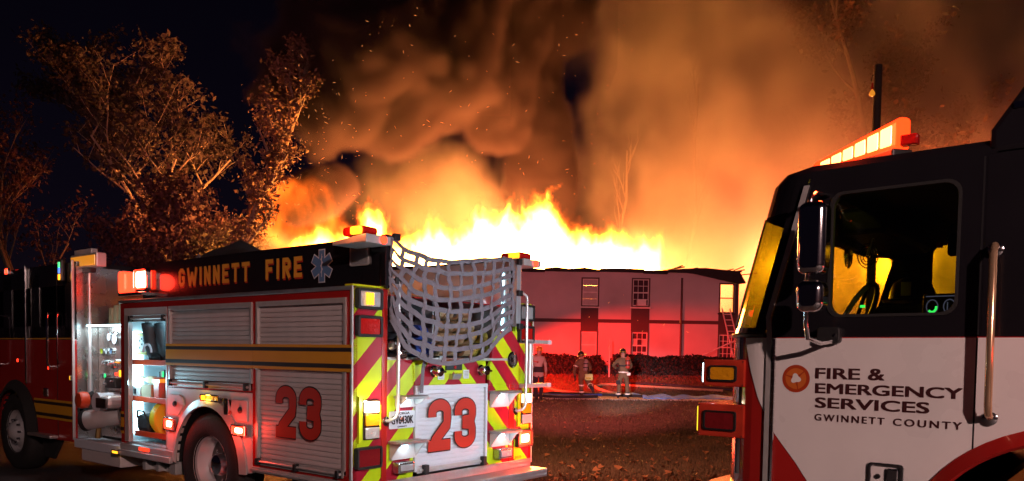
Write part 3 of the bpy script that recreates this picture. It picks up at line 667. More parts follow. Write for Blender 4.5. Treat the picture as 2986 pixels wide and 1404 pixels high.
# ---- open locker (L1)
mb = MB(); mb.box(-3.84, -2.95, .62, .65, Zr(-1.03), Zr(.42)); mb.box(-3.86, -3.84, .05, .65, Zr(-1.03), Zr(.42)); mb.box(-2.95, -2.93, .05, .65, Zr(-1.03), Zr(.42)); mb.box(-3.86, -2.93, .05, .65, Zr(.40), Zr(.42)); mb.box(-3.86, -2.93, .05, .65, Zr(-1.05), Zr(-1.03))
mb.build('locker_lining', 'inner_grey', ENG)
for z0 in (-.15, -.56, -.945):
    s_ = MB().box(-3.835, -2.955, .09, .61, Zr(z0+.01), Zr(z0+.022)); s_.build('shelf', 'inner_grey', ENG)
    lp = MB().box(-3.74 if z0 < -.8 else -3.83, -2.955, .06, .085, Zr(z0-.02), Zr(z0+.04)); lp.build('shelf_edge', 'orange_red_plastic', ENG, 0.004, label='red and white reflective tape along a locker shelf edge')
MB().box(-3.838, -3.82, .08, .20, Zr(-.95), Zr(.20)).build('led_strip', 'lit_cool', ENG)
light('locker_light', 'AREA', (-3.79, .14, Zr(-.37)), 15.0, (.45, .84, 1.0), ENG, aim=(1, .25, 0), sx=1.15, sy=.05)
light('locker_light', 'AREA', (-3.35, .2, Zr(.37)), 5.0, (.45, .84, 1.0), ENG, aim=(0, .2, -1), sx=.5, sy=.1)
mb = MB(); mb.box(-3.90, -2.775, -.03, .3, Zr(-1.12), Zr(-1.055)); mb.build('locker_sill', 'alu_trim', ENG, 0.006)
mb = MB(); mb.box(-3.90, -2.775, -.06, -.03, Zr(-1.182), Zr(-1.119)); mb.box(-3.90, -2.775, -.03, .1, Zr(-1.182), Zr(-1.125)); mb.build('rub_rail', 'alu_trim', ENG, 0.006)
lens_lamp(ENG, -4.0, -3.83, -.062, Zr(-1.185), Zr(-1.13), 'lit_amber', 'chrome', .02, 'marker_lamp')
MB().box(-3.45, -3.25, -.04, -.03, Zr(-1.10), Zr(-1.065)).build('sill_lamp', 'lit_red_dim', ENG)
mb = MB(); mb.box(-3.49, -3.42, .02, .3, Zr(-1.32), Zr(-1.18)); mb.box(-3.2, -3.14, .02, .3, Zr(-1.31), Zr(-1.18)); mb.box(-2.92, -2.80, .02, .3, Zr(-1.31), Zr(-1.18)); mb.box(-3.49, -2.8, .1, .3, Zr(-1.32), Zr(-1.27)); mb.build('step_bracket', 'alu_trim', ENG, 0.004)
# ---- black upper panels, lettering and star of life
for (a, b) in ((.33, .37), (2.14, 2.18)):
    box('upper_panel', 'engine_black', ENG, -4.08, 0.05, a, b, Zr(.552), Zr(.998), 0.01)
def glyph(ch, w_, h_, s_):
    a, b = s_/2, w_-s_/2; t_ = h_
    return {'G': [[(b, t_*.70), (b, t_-a-.02), (b-.02, t_-a), (a+.02, t_-a), (a, t_-a-.02), (a, a+.02), (a+.02, a), (b-.02, a), (b, a+.02), (b, t_*.47), (w_*.5, t_*.47)]],
            'W': [[(a*.8, t_), (w_*.28, 0)], [(w_*.28, 0), (w_*.5, t_*.75)], [(w_*.5, t_*.75), (w_*.72, 0)], [(w_*.72, 0), (w_-a*.8, t_)]],
            'I': [[(w_/2, 0), (w_/2, t_)]], 'N': [[(a, 0), (a, t_)], [(a, t_-.01), (b, .01)], [(b, 0), (b, t_)]],
            'E': [[(a, 0), (a, t_)], [(0, t_-a), (w_, t_-a)], [(0, t_/2), (w_*.85, t_/2)], [(0, a), (w_, a)]],
            'T': [[(0, t_-a), (w_, t_-a)], [(w_/2, 0), (w_/2, t_-a)]], 'F': [[(a, 0), (a, t_)], [(0, t_-a), (w_, t_-a)], [(0, t_/2), (w_*.85, t_/2)]],
            'R': [[(a, 0), (a, t_)], [(a, t_-a), (b-.02, t_-a), (b, t_-a-.02), (b, t_*.55), (b-.02, t_*.5), (a, t_*.5)], [(w_*.45, t_*.5), (b+a*.3, 0)]]}[ch]
def word(txt, x, gap=.046, h_=.195, s_=.042):
    for layer, m_, off, dz in (('lettering_shadow', 'print_red', (.008, -.016), 0), ('lettering', 'print_gold', (0, 0), .0025)):
        xx = x; mb_ = MB()
        for ch in txt:
            w_ = {'I': s_, 'W': .205, 'T': .135}.get(ch, .125)
            g_ = stroke_shape(glyph(ch, w_, h_, s_), s_); mb_.add([(v[0]+xx+off[0], v[1]+off[1], v[2]) for v in g_.v], g_.f); xx += w_+gap
        me = mb_.mesh(layer, m_); me.transform(SIDE(0, .3285, Zr(.702)) @ Matrix.Translation((0, 0, dz)))
        o = bpy.data.objects.new(layer, me); COL.objects.link(o); o.parent = ENG
    return xx
xe = word('GWINNETT', -3.27); word('FIRE', -1.665, .052)
st = MB(); k = MB()
for a in (0, 60, 120):
    for mm, wd, ln in ((k, .092, .152), (st, .074, .143)):
        c_, s_ = cos(rad(a)), sin(rad(a)); q = [(-wd/2, -ln), (wd/2, -ln), (wd/2, ln), (-wd/2, ln)]
        mm.add([(x*c_-z*s_, x*s_+z*c_, 0) for x, z in q], [(0, 1, 2, 3)])
for nme, mm, m_, dy in (('star_outline', k, 'star_white', .329), ('star_emblem', st, 'star_blue', .3275)):
    # the three bars overlap in one plane; lift each by a hair
    for i in range(3):
        for j in range(4): v = mm.v[i*4+j]; mm.v[i*4+j] = (v[0], v[1], i*.0003)
    me = mm.mesh(nme, m_); me.transform(SIDE(-.81, dy, Zr(.788))); o = bpy.data.objects.new(nme, me); COL.objects.link(o); o.parent = ENG
me = stroke_shape([[(0, -.10), (0, .11)], [(-.012, -.06), (.014, -.03), (-.014, 0.0), (.014, .03), (-.012, .06), (.012, .085)]], .008).mesh('snake_staff', 'star_white'); me.transform(SIDE(-.81, .326, Zr(.788)))
o = bpy.data.objects.new('snake_staff', me); COL.objects.link(o); o.parent = ENG
lens_lamp(ENG, -.41, -.17, .33, Zr(.757), Zr(.94), 'lens_clear', 'alu_trim', .02, 'scene_lamp')
# red beacon at the front end of the upper panel
bc = MB().box(-4.36, -3.80, .18, .34, Zr(.62), Zr(.66)).build('beacon', 'chrome', ENG, 0.008)
MB().prism(rrect(-4.13, -3.85, Zr(.70), Zr(.92), .04), 'y', .27, .33).build('lens', 'lit_red', bc, 0.01)
MB().prism(rrect(-4.11, -3.87, Zr(.715), Zr(.905), .03), 'y', .262, .33).build('lit_diode', 'lit_red_hot', bc, 0.01)
MB().prism(rrect(-4.36, -4.22, Zr(.66), Zr(.91), .03), 'y', .18, .33).build('lens', 'lit_red', bc, 0.01)
MB().ringplate(rrect(-4.16, -3.82, Zr(.66), Zr(.94), .05), rrect(-4.135, -3.845, Zr(.695), Zr(.925), .04), 'y', .25, .30).build('bezel', 'chrome', bc)
light('beacon_light', 'POINT', (-3.98, .10, Zr(.8)), 8.0, (1, .03, .015), ENG, .1)
# things on top of the hose bed: dark covers
# ---- rear wall panels with chevron tape
def plate(nme, y0, y1, z0, z1, mat='chevron_tape', x0=-.04, x1=0.0, bev=.004): return box(nme, mat, ENG, x0, x1, y0, y1, z0, z1, bev)
plate('rear_panel', 0.0, .322, .52, Zr(.55)); plate('rear_panel', 2.194, 2.5, .52, Zr(.55))
plate('corner_strip', .324, .383, .52, Zr(.55), 'engine_red', -.04, .004); plate('corner_strip', 2.1, 2.192, .52, Zr(.25), 'engine_red', -.04, .004)
plate('rear_panel', .385, .709, .52, Zr(-.03)); plate('rear_panel', 1.73, 2.098, .52, Zr(-.30)); plate('rear_panel', .709, 1.73, Zr(-.283), Zr(-.055), x0=-.05, x1=-.012)
MB().prism([(1.77, Zr(-.30)), (2.255, Zr(-.30)), (2.255, Zr(.25)), (1.92, Zr(.25)), (1.835, Zr(.20)), (1.80, Zr(-.05)), (1.77, Zr(-.10))], 'x', -.03, .008).build('swing_panel', 'chevron_tape', ENG, .004)
plate('edge_moulding', -.012, .006, .52, Zr(.55), 'alu_trim', -.02, .006); plate('edge_moulding', 2.494, 2.51, .52, Zr(.55), 'alu_trim', -.02, .006)
plate('bed_sill', .385, 2.1, Zr(-.055), Zr(-.03), 'alu_trim', -.08, .01)
plate('body_cap', -.004, .40, Zr(.55), Zr(.565), 'tape_lime', -.1, .006)
plate('end_post', .30, .382, Zr(.566), Zr(1.0), 'engine_black', .0, .06); plate('end_post', 2.13, 2.20, Zr(.3), Zr(1.0), 'bed_metal', .0, .06)
# hose bed: floor and linings
mb = MB(); mb.box(-3.9, -.05, .385, 2.12, Zr(-.06), Zr(-.04)); mb.box(-3.9, -.06, .375, .40, Zr(-.04), Zr(.97)); mb.box(-3.9, -.02, 2.09, 2.13, Zr(-.04), Zr(.97)); mb.box(-3.9, -3.86, .4, 2.09, Zr(-.04), Zr(.8)); mb.build('hose_bed', 'bed_metal', ENG)
mb = MB(); mb.box(-3.8, -.25, 1.205, 1.225, Zr(-.04), Zr(.72)); mb.build('bed_divider', 'bed_metal', ENG, .004)
MB().box(-.1, -.085, 2.075, 2.09, Zr(.2), Zr(.85)).build('led_strip', 'lit_cool', ENG)
light('bed_light', 'AREA', (-.25, 2.05, Zr(.55)), 9.0, (.66, .84, 1), ENG, aim=(-.6, -1, -.1), sx=.5, sy=.05)
# rear shutter with the number
SHR = shutter(.711, 1.727, Zr(-1.06), Zr(-.283), 0.012, .0405, 'white_plate', True)
place23(.475, .665, ENG, REAR(.0145, .883, Zr(-.892)))
mb = MB().tube([(.03, .76, Zr(-1.05)), (.03, 1.69, Zr(-1.05))], .012); mb.box(.015, .025, .74, 1.70, Zr(-1.075), Zr(-1.03)); lb = mb.build('lift_bar', 'alu_trim', ENG)
for yk in (.80, 1.62): MB().box(.02, .07, yk, yk+.05, Zr(-1.09), Zr(-1.0)).build('lift_bar_clamp', 'black_plastic', lb, .006)
# licence plate
pl = MB().prism(rrect(.398, .706, Zr(-.653), Zr(-.50), .012), 'x', .012, .018).build('licence_plate', 'white_plate', ENG)
lettering(text_mesh('GV6430K', .068, .262, .0, 1.0, .003), 'print_black', pl, REAR(.0205, .421, Zr(-.612)))
lettering(text_mesh('GEORGIA', .021, .17, .0, 1.0, .0012), 'print_black', pl, REAR(.0195, .468, Zr(-.531)))
lettering(text_mesh('GWINNETT', .014, .115, .0, 1.0, .0008), 'print_black', pl, REAR(.0195, .495, Zr(-.643)))
MB().lathe([(.022, 0), (.022, .0005), (0, .0005)], (.0182, .555, Zr(-.575)), 'x', 16).build('peach_emblem', 'print_logo_light', pl)
# lamps on the columns
def col_lamps(y0, y1, far=False):
    lens_lamp(ENG, y0+.02, y1-.03, .0, Zr(.365), Zr(.535), 'lens_clear', 'black_plastic', .05, 'scene_lamp', True, .022)
    lens_lamp(ENG, y0+.02, y1-.03, .0, Zr(.135), Zr(.312), 'lens_red', 'black_plastic', .05, 'brake_lamp', True, .024)
    ya, yb = (y0+.095, y0+.275) if not far else (y1-.225, y1-.045)
    fr = MB().prism(rrect(ya, yb, Zr(-.725), Zr(-.39), .012), 'x', .0, .03).build('lamp_cluster', 'chrome', ENG, .004)
    for zz0, zz1, m_ in ((-.498, -.402, 'lit_white'), (-.607, -.51, 'lens_amber'), (-.716, -.62, 'lens_clear')):
        MB().prism(rrect(ya+.012, yb-.012, Zr(zz0), Zr(zz1), .015), 'x', .031, .045).build('lens', m_, fr, .004)
    MB().prism([(ya-.04, Zr(-.36)), (ya-.002, Zr(-.392)), (ya-.002, Zr(-.72)), (ya-.04, Zr(-.75))], 'x', .0, .022).build('cluster_wedge', 'tape_lime', fr)
    lens_lamp(ENG, y0+.02, y1-.025, .0, Zr(-.966), Zr(-.783), 'lens_dark_red' if not far else 'lit_red_hot', 'black_plastic', .05, 'tail_lamp', True, .02)
col_lamps(0.0, .322); col_lamps(2.194, 2.5, True)
for yk in (.105, .135, .165): MB().box(.045, .052, yk, yk+.018, Zr(.40), Zr(.50)).build('lit_diode', 'lit_amber', ENG)
light('tail_light', 'POINT', (.22, 2.42, Zr(-.9)), 55.0, (1, .06, .02), ENG, .08)
light('tail_light', 'POINT', (.15, .2, Zr(-.44)), 4.0, (1, .8, .55), ENG, .04)
# grab rails
def rail(y, sgn):
    r_ = MB().tube([(.01, y-.06*sgn, Zr(.64)), (.07, y-.045*sgn, Zr(.645)), (.085, y-.01*sgn, Zr(.615)), (.085, y, Zr(.58)), (.085, y, Zr(-.50)), (.08, y-.02*sgn, Zr(-.55)), (.05, y-.06*sgn, Zr(-.575)), (.0, y-.07*sgn, Zr(-.58))], .016, 10)
    o = r_.build('grab_rail', 'rim_alu', ENG, smooth=True)
    for zz in (.64, -.58): MB().lathe([(.04, -.005), (.04, .015), (.025, .02), (0, .02)], (.0, y-.07*sgn, Zr(zz)), 'x', 14).build('rail_foot', 'chrome', o, smooth=True)
rail(.435, 1); rail(2.275, 1)
# steps with bracket and lamp
def step(y0, y1, z, dep=.17, hb=.17):
    s_ = MB().box(.012, dep, y0, y1, z-.025, z); o = s_.build('folding_step', 'tread_plate', ENG, .004)
    for yy in (y0+.02, y1-.035):
        MB().prism([(.012, z-.026), (dep-.02, z-.026), (dep*.62, z-.06), (dep*.3, z-hb*.76), (.012, z-hb)], 'y', yy, yy+.012).build('step_bracket', 'shutter_alu', o)
    MB().prism([(y0+.03, z-hb), (y1-.03, z-hb), (y1-.05, z-.03), (y0+.05, z-.03)], 'x', .012, .03).build('step_plate', 'shutter_alu', o, .003)
    MB().lathe([(.03, 0), (.032, .015), (.02, .03), (0, .034)], (.03, (y0+y1)/2, z-.06), 'x', 14).build('step_lamp', 'lit_cool', o, smooth=True)
    light('step_light', 'POINT', (.10, (y0+y1)/2, z-.075), .30, (.75, .93, 1.0), ENG, .02)
step(.45, .73, Zr(-.365), hb=.105); step(.39, .74, Zr(-.755)); step(1.75, 2.10, Zr(-.355)); step(1.76, 2.12, Zr(-.755))
def valve(y, z):
    v_ = MB(); v_.lathe([(.055, 0), (.055, .02), (.038, .03), (.038, .07), (.046, .075), (.046, .10), (.03, .105), (0, .105)], (.0, y, z), 'x', 16); v_.box(.05, .08, y-.015, y+.10, z-.015, z+.005)
    return v_.build('valve', 'chrome', ENG, smooth=True)
valve(.95, Zr(-.155)); valve(1.62, Zr(-.15))
MB().box(-.01, .01, 1.127, 1.35, Zr(-.148), Zr(-.075)).build('control_panel', 'black_plastic', ENG, .004)
MB().lathe([(.016, 0), (.016, .01), (0, .012)], (.01, 1.24, Zr(-.12)), 'x', 10).build('control_knob', 'lens_red', ENG)
for yk, zk in ((1.03, -.235), (1.385, -.23), (1.05, -.10)):
    dp = MB().box(-.012, -.006, yk, yk+.085, Zr(zk), Zr(zk+.085)).build('instruction_plate', 'white_plate', ENG)
    for q in range(5): MB().box(-.0055, -.0045, yk+.012, yk+.073, Zr(zk+.012+q*.013), Zr(zk+.016+q*.013)).build('print_line', 'rubber_grey', dp)
MB().prism([(1.17, Zr(-.235)), (1.28, Zr(-.235)), (1.31, Zr(-.18)), (1.19, Zr(-.18))], 'x', -.01, .05).build('hinge_bracket', 'brushed_steel', ENG, .004)
for (yk, zk) in ((.99, -.30), (.60, -.98), (1.95, -.98)):
    pass
def work_lamp(y0, y1, z0, z1):
    b = MB().box(.0, .09, y0, y1, z0, z1).build('work_lamp', 'brushed_steel', ENG, .012); MB().box(.088, .098, y0+.02, y1-.02, z0+.02, z1-.02).build('lens', 'lens_clear', b, .004)
work_lamp(.45, .64, Zr(-1.04), Zr(-.945)); work_lamp(1.85, 2.06, Zr(-1.05), Zr(-.945))
# round emblem on the swing panel
em = MB().lathe([(.085, 0), (.085, .01), (.07, .014), (.068, .008), (.0, .008)], (.008, 2.128, Zr(-.045)), 'x', 28).build('round_emblem', 'chrome', ENG, smooth=True)
me = stroke_shape([arc(.0, 0, .045, .05, 40, 320, 14), [(-.005, .045), (.022, 0), (-.005, -.045)]], .014).mesh('emblem_mark', 'brushed_steel'); me.transform(REAR(.018, 2.128, Zr(-.045))); o = bpy.data.objects.new('emblem_mark', me); COL.objects.link(o); o.parent = em
lettering(text_mesh('200150', .025, .115, .0), 'print_black', ENG, REAR(.0015, 2.21, Zr(-1.085)))
# folding ladder rungs sticking out on the far side
fl = MB().tube([(.02, 2.42, Zr(.14)), (.02, 2.42, Zr(-.33))], .022).build('ladder_upright', 'alu_trim', ENG)
for zz in (.15, -.318):
    MB().box(.0, .05, 2.27, 2.72, zz+H-.022, zz+H+.022).build('ladder_rung', 'alu_trim', fl, .005); MB().box(-.002, .052, 2.72, 2.79, zz+H-.024, zz+H+.024).build('rung_tip', 'white_plate', fl, .005)
# rear beacons on brackets
def rbeacon(y0, y1, z0, flip):
    b = MB().prism([(-.30, z0), (.12, z0), (.12, z0+.07), (-.30, z0+.03)], 'y', y0, y1).build('beacon', 'alu_trim', ENG, .006)
    MB().prism(rrect(-.22, .05, z0+.07, z0+.145, .03), 'y', y0+.04, y1-.08).build('lens', 'lens_red', b, .01)
    MB().prism(rrect(-.10, .03, z0+.075, z0+.14, .02), 'y', y0+.02, y0+.05).build('lit_diode', 'lit_amber', b)
    MB().lathe([(.035, 0), (.035, .012), (.0, .014)], (.121, (y0+y1)/2+.05, z0+.035), 'x', 14).build('lens', 'lit_red', b)
    return b
rbeacon(.03, .30, Zr(.90), 1); rbeacon(2.16, 2.46, Zr(.93), -1)
light('beacon_light', 'POINT', (-.05, -.08, Zr(1.05)), 4.0, (1, .2, .05), ENG, .06)
# tailboard
mb = MB(); mb.box(.005, .24, .0, 2.47, .40, .485); TB = mb.build('tailboard', 'tread_plate', ENG, .004); plate('tailboard_kick', 0.0, 2.48, .486, Zr(-1.10), 'tread_plate', .001, .012)
mb = MB(); mb.box(-1.2, -.02, .3, 2.2, .42, .54); mb.build('rear_frame', 'black_plastic', ENG)
# ---- cargo net: straps following a hanging surface
def lerp_curve(pts, s):
    for i in range(len(pts)-1):
        if s <= pts[i+1][0] or i == len(pts)-2:
            a, b = pts[i], pts[i+1]; t_ = (s-a[0])/(b[0]-a[0]); return (a[1]+(b[1]-a[1])*t_, a[2]+(b[2]-a[2])*t_)
def smooth_curve(pts, s, d=.05):
    acc = [lerp_curve(pts, min(1, max(0, s+k*d))) for k in (-1, -.5, 0, .5, 1)]; wgt = (1, 2, 3, 2, 1)
    return tuple(sum(a[i]*q for a, q in zip(acc, wgt))/9 for i in (0, 1))
TOPC = [(0, .385, 1.0), (.06, .49, .938), (.15, .66, .896), (.25, .83, .87), (.41, 1.11, .854), (.5, 1.25, .869), (.71, 1.63, .929), (1, 2.15, 1.0)]
BOTC = [(0, .42, .32), (.1, .50, .147), (.22, .70, -.005), (.43, 1.05, -.083), (.58, 1.36, -.072), (.74, 1.68, -.02), (.86, 1.83, .09), (.93, 1.95, .22), (1, 2.16, .28)]
def net_pt(s, t_):
    a = smooth_curve(TOPC, s); b = smooth_curve(BOTC, s)
    y = a[0]+(b[0]-a[0])*t_; z = a[1]+(b[1]-a[1])*t_
    x = .07+.13*sin(pi*min(1, max(0, s)))*(.15+t_**1.3)*(1 if t_ < .95 else .9)
    k = (4.88-x)/4.88
    y = -4.2+(y+4.2)*k; z = z*k
    j = .008*sin(37*s+11*t_)+.006*sin(53*t_+5*s)
    return Vector((x+j, y+j*.7, Zr(z)+.5*j))
NET = MB().tube([net_pt(i/30, 0.0)+Vector((0, 0, .004)) for i in range(31)], .012, 6).build('cargo_net', 'net_web', ENG)
def strap(fn, n, wv):
    L_ = []; R_ = []
    for i in range(n+1):
        p = fn(i/n); q = wv(i/n)*.5; L_.append(p-q); R_.append(p+q)
    return MB().strip(L_, R_, .004).build('strap', 'net_web', NET, smooth=True)
NV, NH = 11, 8
for i in range(NV+1):
    s0 = i/NV
    strap(lambda t_, s0=s0, i=i: net_pt(s0+.012*sin(6*t_+i), t_)+Vector((.004*((i % 2)*2-1), 0, 0)), 22,
          lambda t_, s0=s0: (net_pt(min(1, s0+.01), t_)-net_pt(max(0, s0-.01), t_)).normalized()*.047)
for j in range(NH+1):
    t0 = j/NH
    strap(lambda s_, t0=t0, j=j: net_pt(s_, min(1, max(0, t0+.012*sin(7*s_+j*2))))+Vector((.004 if j % 2 else -.002, 0, 0)), 30,
          lambda s_, t0=t0: (net_pt(s_, max(0, t0-.02))-net_pt(s_, min(1, t0+.02))).normalized()*.045)
MB().strip([(.10, .735, Zr(.0)), (.07, .73, Zr(-.15)), (.05, .735, Zr(-.35))], [(.10, .775, Zr(.0)), (.07, .77, Zr(-.15)), (.05, .775, Zr(-.35))], .004).build('strap', 'net_web', NET)
for (yy, zz) in ((.40, .985), (.42, .62), (.42, .28), (2.14, .96), (2.15, .64), (2.16, .30)):
    MB().box(.06, .10, yy-.035, yy+.04, Zr(zz)-.03, Zr(zz)+.03).build('net_buckle', 'black_plastic', NET, .008)
# ---- pump bay between body and cab
box('pump_panel', 'brushed_steel', ENG, -5.13, -3.935, .30, .34, Zr(-1.08), Zr(.27), .003)
box('pump_panel_cap', 'alu_trim', ENG, -5.13, -3.935, .26, .36, Zr(.272), Zr(.30), .004)
box('running_board', 'white_plate', ENG, -5.10, -3.95, -.005, .30, Zr(-1.15), Zr(-1.11), .006)
box('running_board_lip', 'white_plate', ENG, -5.10, -3.95, -.012, .008, Zr(-1.205), Zr(-1.10), .006)
box('valance', 'shutter_alu', ENG, -4.93, -3.955, .0, .28, Zr(-1.35), Zr(-1.206), .01)
box('pump_house', 'black_plastic', ENG, -5.13, -3.935, .36, 2.45, .55, Zr(.25))
box('crosslay_wall', 'bed_metal', ENG, -4.0, -3.94, .36, 2.4, Zr(.30), Zr(.66), .01)
cr = MB()
for k in range(7): cr.box(-5.0+k*.13, -4.9+k*.13, .36, 2.3, Zr(.31), Zr(.52+.03*(k % 3)))
hose_cl = cr.build('crosslay_bed', 'hose_tan', ENG, .02)
def gauge(x, z, r_, m_='white_plate', ring='chrome'):
    g = MB().lathe([(r_*1.2, 0), (r_*1.2, -.025), (r_, -.03), (r_, -.02)], (x, .30, z), 'y', 18).build('gauge', ring, ENG, smooth=True); MB().lathe([(r_, -.021), (0, -.0215)], (x, .30, z), 'y', 18).build('dial', m_, g)
gauge(-4.99, Zr(-.027), .035, 'tape_lime'); gauge(-4.87, Zr(-.026), .035, 'inner_grey'); gauge(-4.75, Zr(-.025), .035, 'star_blue'); gauge(-4.66, Zr(.13), .07); gauge(-4.80, Zr(.15), .05)
gauge(-5.0, Zr(-.33), .03); gauge(-4.9, Zr(-.33), .03, 'lit_green'); gauge(-4.72, Zr(-.2), .04)
for k, (x, z) in enumerate(((-4.85, -.16), (-4.7, -.17), (-4.55, -.15), (-4.62, -.36), (-4.8, -.40))):
    h_ = MB().tube([(x, .3, Zr(z)), (x, .22, Zr(z)), (x+.02, .2, Zr(z-.03)), (x+.09, .2, Zr(z-.02))], .012); h_.lathe([(.03, 0), (.03, -.05), (.02, -.06), (0, -.06)], (x-.04, .3, Zr(z)), 'y', 12); h_.build('valve_handle', 'chrome', ENG, smooth=True)
MB().box(-4.62, -4.57, .26, .30, Zr(-.32), Zr(-.28)).build('indicator_lamp', 'lit_red_dim', ENG); MB().box(-4.52, -4.46, .26, .30, Zr(-.33), Zr(-.25)).build('indicator_lamp', 'lit_amber', ENG)
MB().box(-4.76, -4.5, .2, .3, Zr(-.47), Zr(-.34)).build('pump_control', 'black_plastic', ENG, .01)
# large intake with cap, elbow hose
it = MB(); it.tube([(-4.60, .32, Zr(-.63)), (-4.58, .02, Zr(-.63))], .11, 20); it.build('intake', 'white_plate', ENG, smooth=True)
it = MB().box(-4.73, -4.30, .02, .24, Zr(-.70), Zr(-.55)).build('intake_valve', 'alu_trim', ENG, .05); MB().box(-4.57, -4.32, .005, .025, Zr(-.695), Zr(-.575)).build('intake_cover', 'black_plastic', it, .01)
MB().lathe([(.10, .0), (.105, -.06), (.09, -.10), (.03, -.11), (0, -.11)], (-4.87, .04, Zr(-.62)), 'y', 18).build('intake_cap', 'orange_red_plastic', ENG, smooth=True)
cap = MB(); cap.tube([(-4.50, .26, Zr(-.80)), (-4.62, .12, Zr(-.82)), (-4.80, .02, Zr(-.86))], [.10, .115, .12], 18); cap.build('intake', 'alu_trim', ENG, smooth=True)
MB().tube([(-4.80, .02, Zr(-.86)), (-4.84, -.01, Zr(-.87))], .125, 18).build('intake_cap', 'black_plastic', ENG, smooth=True)
MB().tube([(-4.98, .18, Zr(-.55)), (-5.02, .08, Zr(-.62)), (-5.0, .06, Zr(-.74)), (-4.95, .05, Zr(-.84)), (-4.86, .05, Zr(-.90)), (-4.74, .06, Zr(-.90))], .045, 12).build('suction_hose', 'rubber', ENG, smooth=True)
MB().tube([(-4.73, .12, Zr(-.9)), (-4.73, .10, Zr(-1.08))], .03, 10).build('drain_pipe', 'brass', ENG)
for xk in (-4.45, -4.25, -4.62): MB().lathe([(.05, 0), (.05, -.04), (.035, -.05), (0, -.05)], (xk, .30, Zr(-.98)), 'y', 14).build('drain_valve', 'chrome', ENG, smooth=True)
light('pump_light', 'AREA', (-4.55, .12, Zr(.26)), 7.0, (.8, .95, 1), ENG, aim=(0, .35, -1), sx=.9, sy=.05)
MB().box(-5.0, -4.1, .10, .14, Zr(.272), Zr(.29)).build('pump_light_bar', 'lit_cool', ENG)
# telescoping scene light
mt = MB().tube([(-5.05, .16, Zr(-.55)), (-5.05, .16, Zr(-.38))], .035, 10); mt.tube([(-5.05, .16, Zr(-.38)), (-5.05, .16, Zr(.45))], .024, 10); mt.tube([(-5.05, .16, Zr(.45)), (-5.05, .16, Zr(.95))], .017, 10)
MT = mt.build('light_mast', 'rim_alu', ENG, smooth=True)
hd = MB().box(-5.42, -4.72, .10, .22, Zr(.99), Zr(1.16)).build('lamp_head', 'alu_trim', MT, .012); MB().box(-5.39, -4.75, .088, .10, Zr(1.01), Zr(1.13)).build('lens', 'lit_amber_dim', hd, .006); MB().box(-5.36, -4.9, .12, .2, Zr(1.16), Zr(1.22)).build('lamp_cooler', 'shutter_alu', hd, .01)
MB().box(-5.16, -4.94, .12, .2, Zr(.93), Zr(.99)).build('lamp_yoke', 'black_plastic', hd, .008)
# ---- cab (black over red), seen from behind
X0, X1 = -8.6, -5.14
mb = MB()
ar = [(-6.85+.60*cos(pi-pi*i/18), .55+.60*sin(pi-pi*i/18)) for i in range(19)]
mb.prism([(X0, .50), (-7.45, .50)] + ar + [(-6.25, .50), (X1, .52), (X1, 1.78), (X0, 1.78)], 'y', 0.0, .05)
mb.box(X0, X1, 2.45, 2.5, .52, 1.78); mb.box(X0, X0+.05, .05, 2.45, .5, 1.78)
CAB = mb.build('cab_lower', 'engine_red', ENG, .006)
mb = MB()
for (a, b) in ((X0, -8.2), (-7.3, -7.0), (-6.35, -6.1), (-5.35, X1-.001)): mb.box(a, b, .0, .05, 1.80, 2.62)
mb.box(X0, X1, .0, .05, 2.45, 2.72); mb.box(X0, X1, .05, 2.5, 2.68, 2.74); mb.box(X0, X1, .0, .05, 1.80, 1.95); mb.box(X0, X1, 2.45, 2.5, 1.80, 2.70)
mb.build('cab_upper', 'engine_black', ENG, .006)
box('cab_back_wall', 'brushed_steel', ENG, X1-.04, X1, .05, 2.45, .55, 2.68)
for (a, b) in ((-8.2, -7.3), (-7.0, -6.35), (-6.1, -5.35)): box('cab_window', 'dark_glass', ENG, a, b, .015, .025, 1.95, 2.45)
box('cab_trim', 'alu_trim', ENG, X1-.012, X1+.012, -.01, .02, .55, 2.75, .004)
box('stripe', 'stripe_gold', ENG, X0, X1-.013, -.004, 0, 1.785, 1.80)
stripes(-6.30, -5.155, Zr(-.655), 0.0, 1.12)
MB().box(-5.585, -5.57, -.002, .0, .56, 2.6).build('door_seam', 'print_black', ENG)
def chrome_rail(x, z0, z1, y=-.07, r_=.017):
    MB().tube([(x, .0, z1+.02), (x, y*.7, z1+.02), (x, y, z1-.02), (x, y, z0+.02), (x, y*.7, z0-.02), (x, .0, z0-.02)], r_, 8).build('grab_rail', 'chrome', ENG, smooth=True)
chrome_rail(-5.685, Zr(-.21), Zr(.42)); chrome_rail(-7.30, Zr(-.21), Zr(.42)); chrome_rail(-5.45, Zr(-.15), Zr(.42), -.05, .01)
box('door_hinge', 'chrome', ENG, -6.51, -6.47, -.03, .0, Zr(-.47), Zr(1.08), .006)
MB().box(-5.95, -5.82, -.03, .0, Zr(-.62), Zr(-.51)).build('door_latch', 'chrome', ENG, .015)
for (x, z, m_, sx, sz) in ((-5.78, -.25, 'lit_red_dim', .03, .03), (-5.165, -.36, 'lit_amber', .02, .035), (-6.75, -.17, 'lit_red_dim', .04, .03), (-7.1, 1.04, 'lit_red', .06, .045)):
    lens_lamp(ENG, x-sx, x+sx, -.001, Zr(z-sz), Zr(z+sz), m_, 'chrome', .03, 'marker_lamp', False, .008)
mk = MB().box(-5.40, -5.30, -.06, .0, Zr(.82), Zr(1.10)).build('corner_lamp', 'black_plastic', ENG, .02)
for z, m_ in ((1.02, 'lit_green'), (.95, 'lit_blue'), (.87, 'lit_amber')): MB().box(-5.375, -5.325, -.068, -.058, Zr(z-.03), Zr(z+.04)).build('lens', m_, mk, .006)
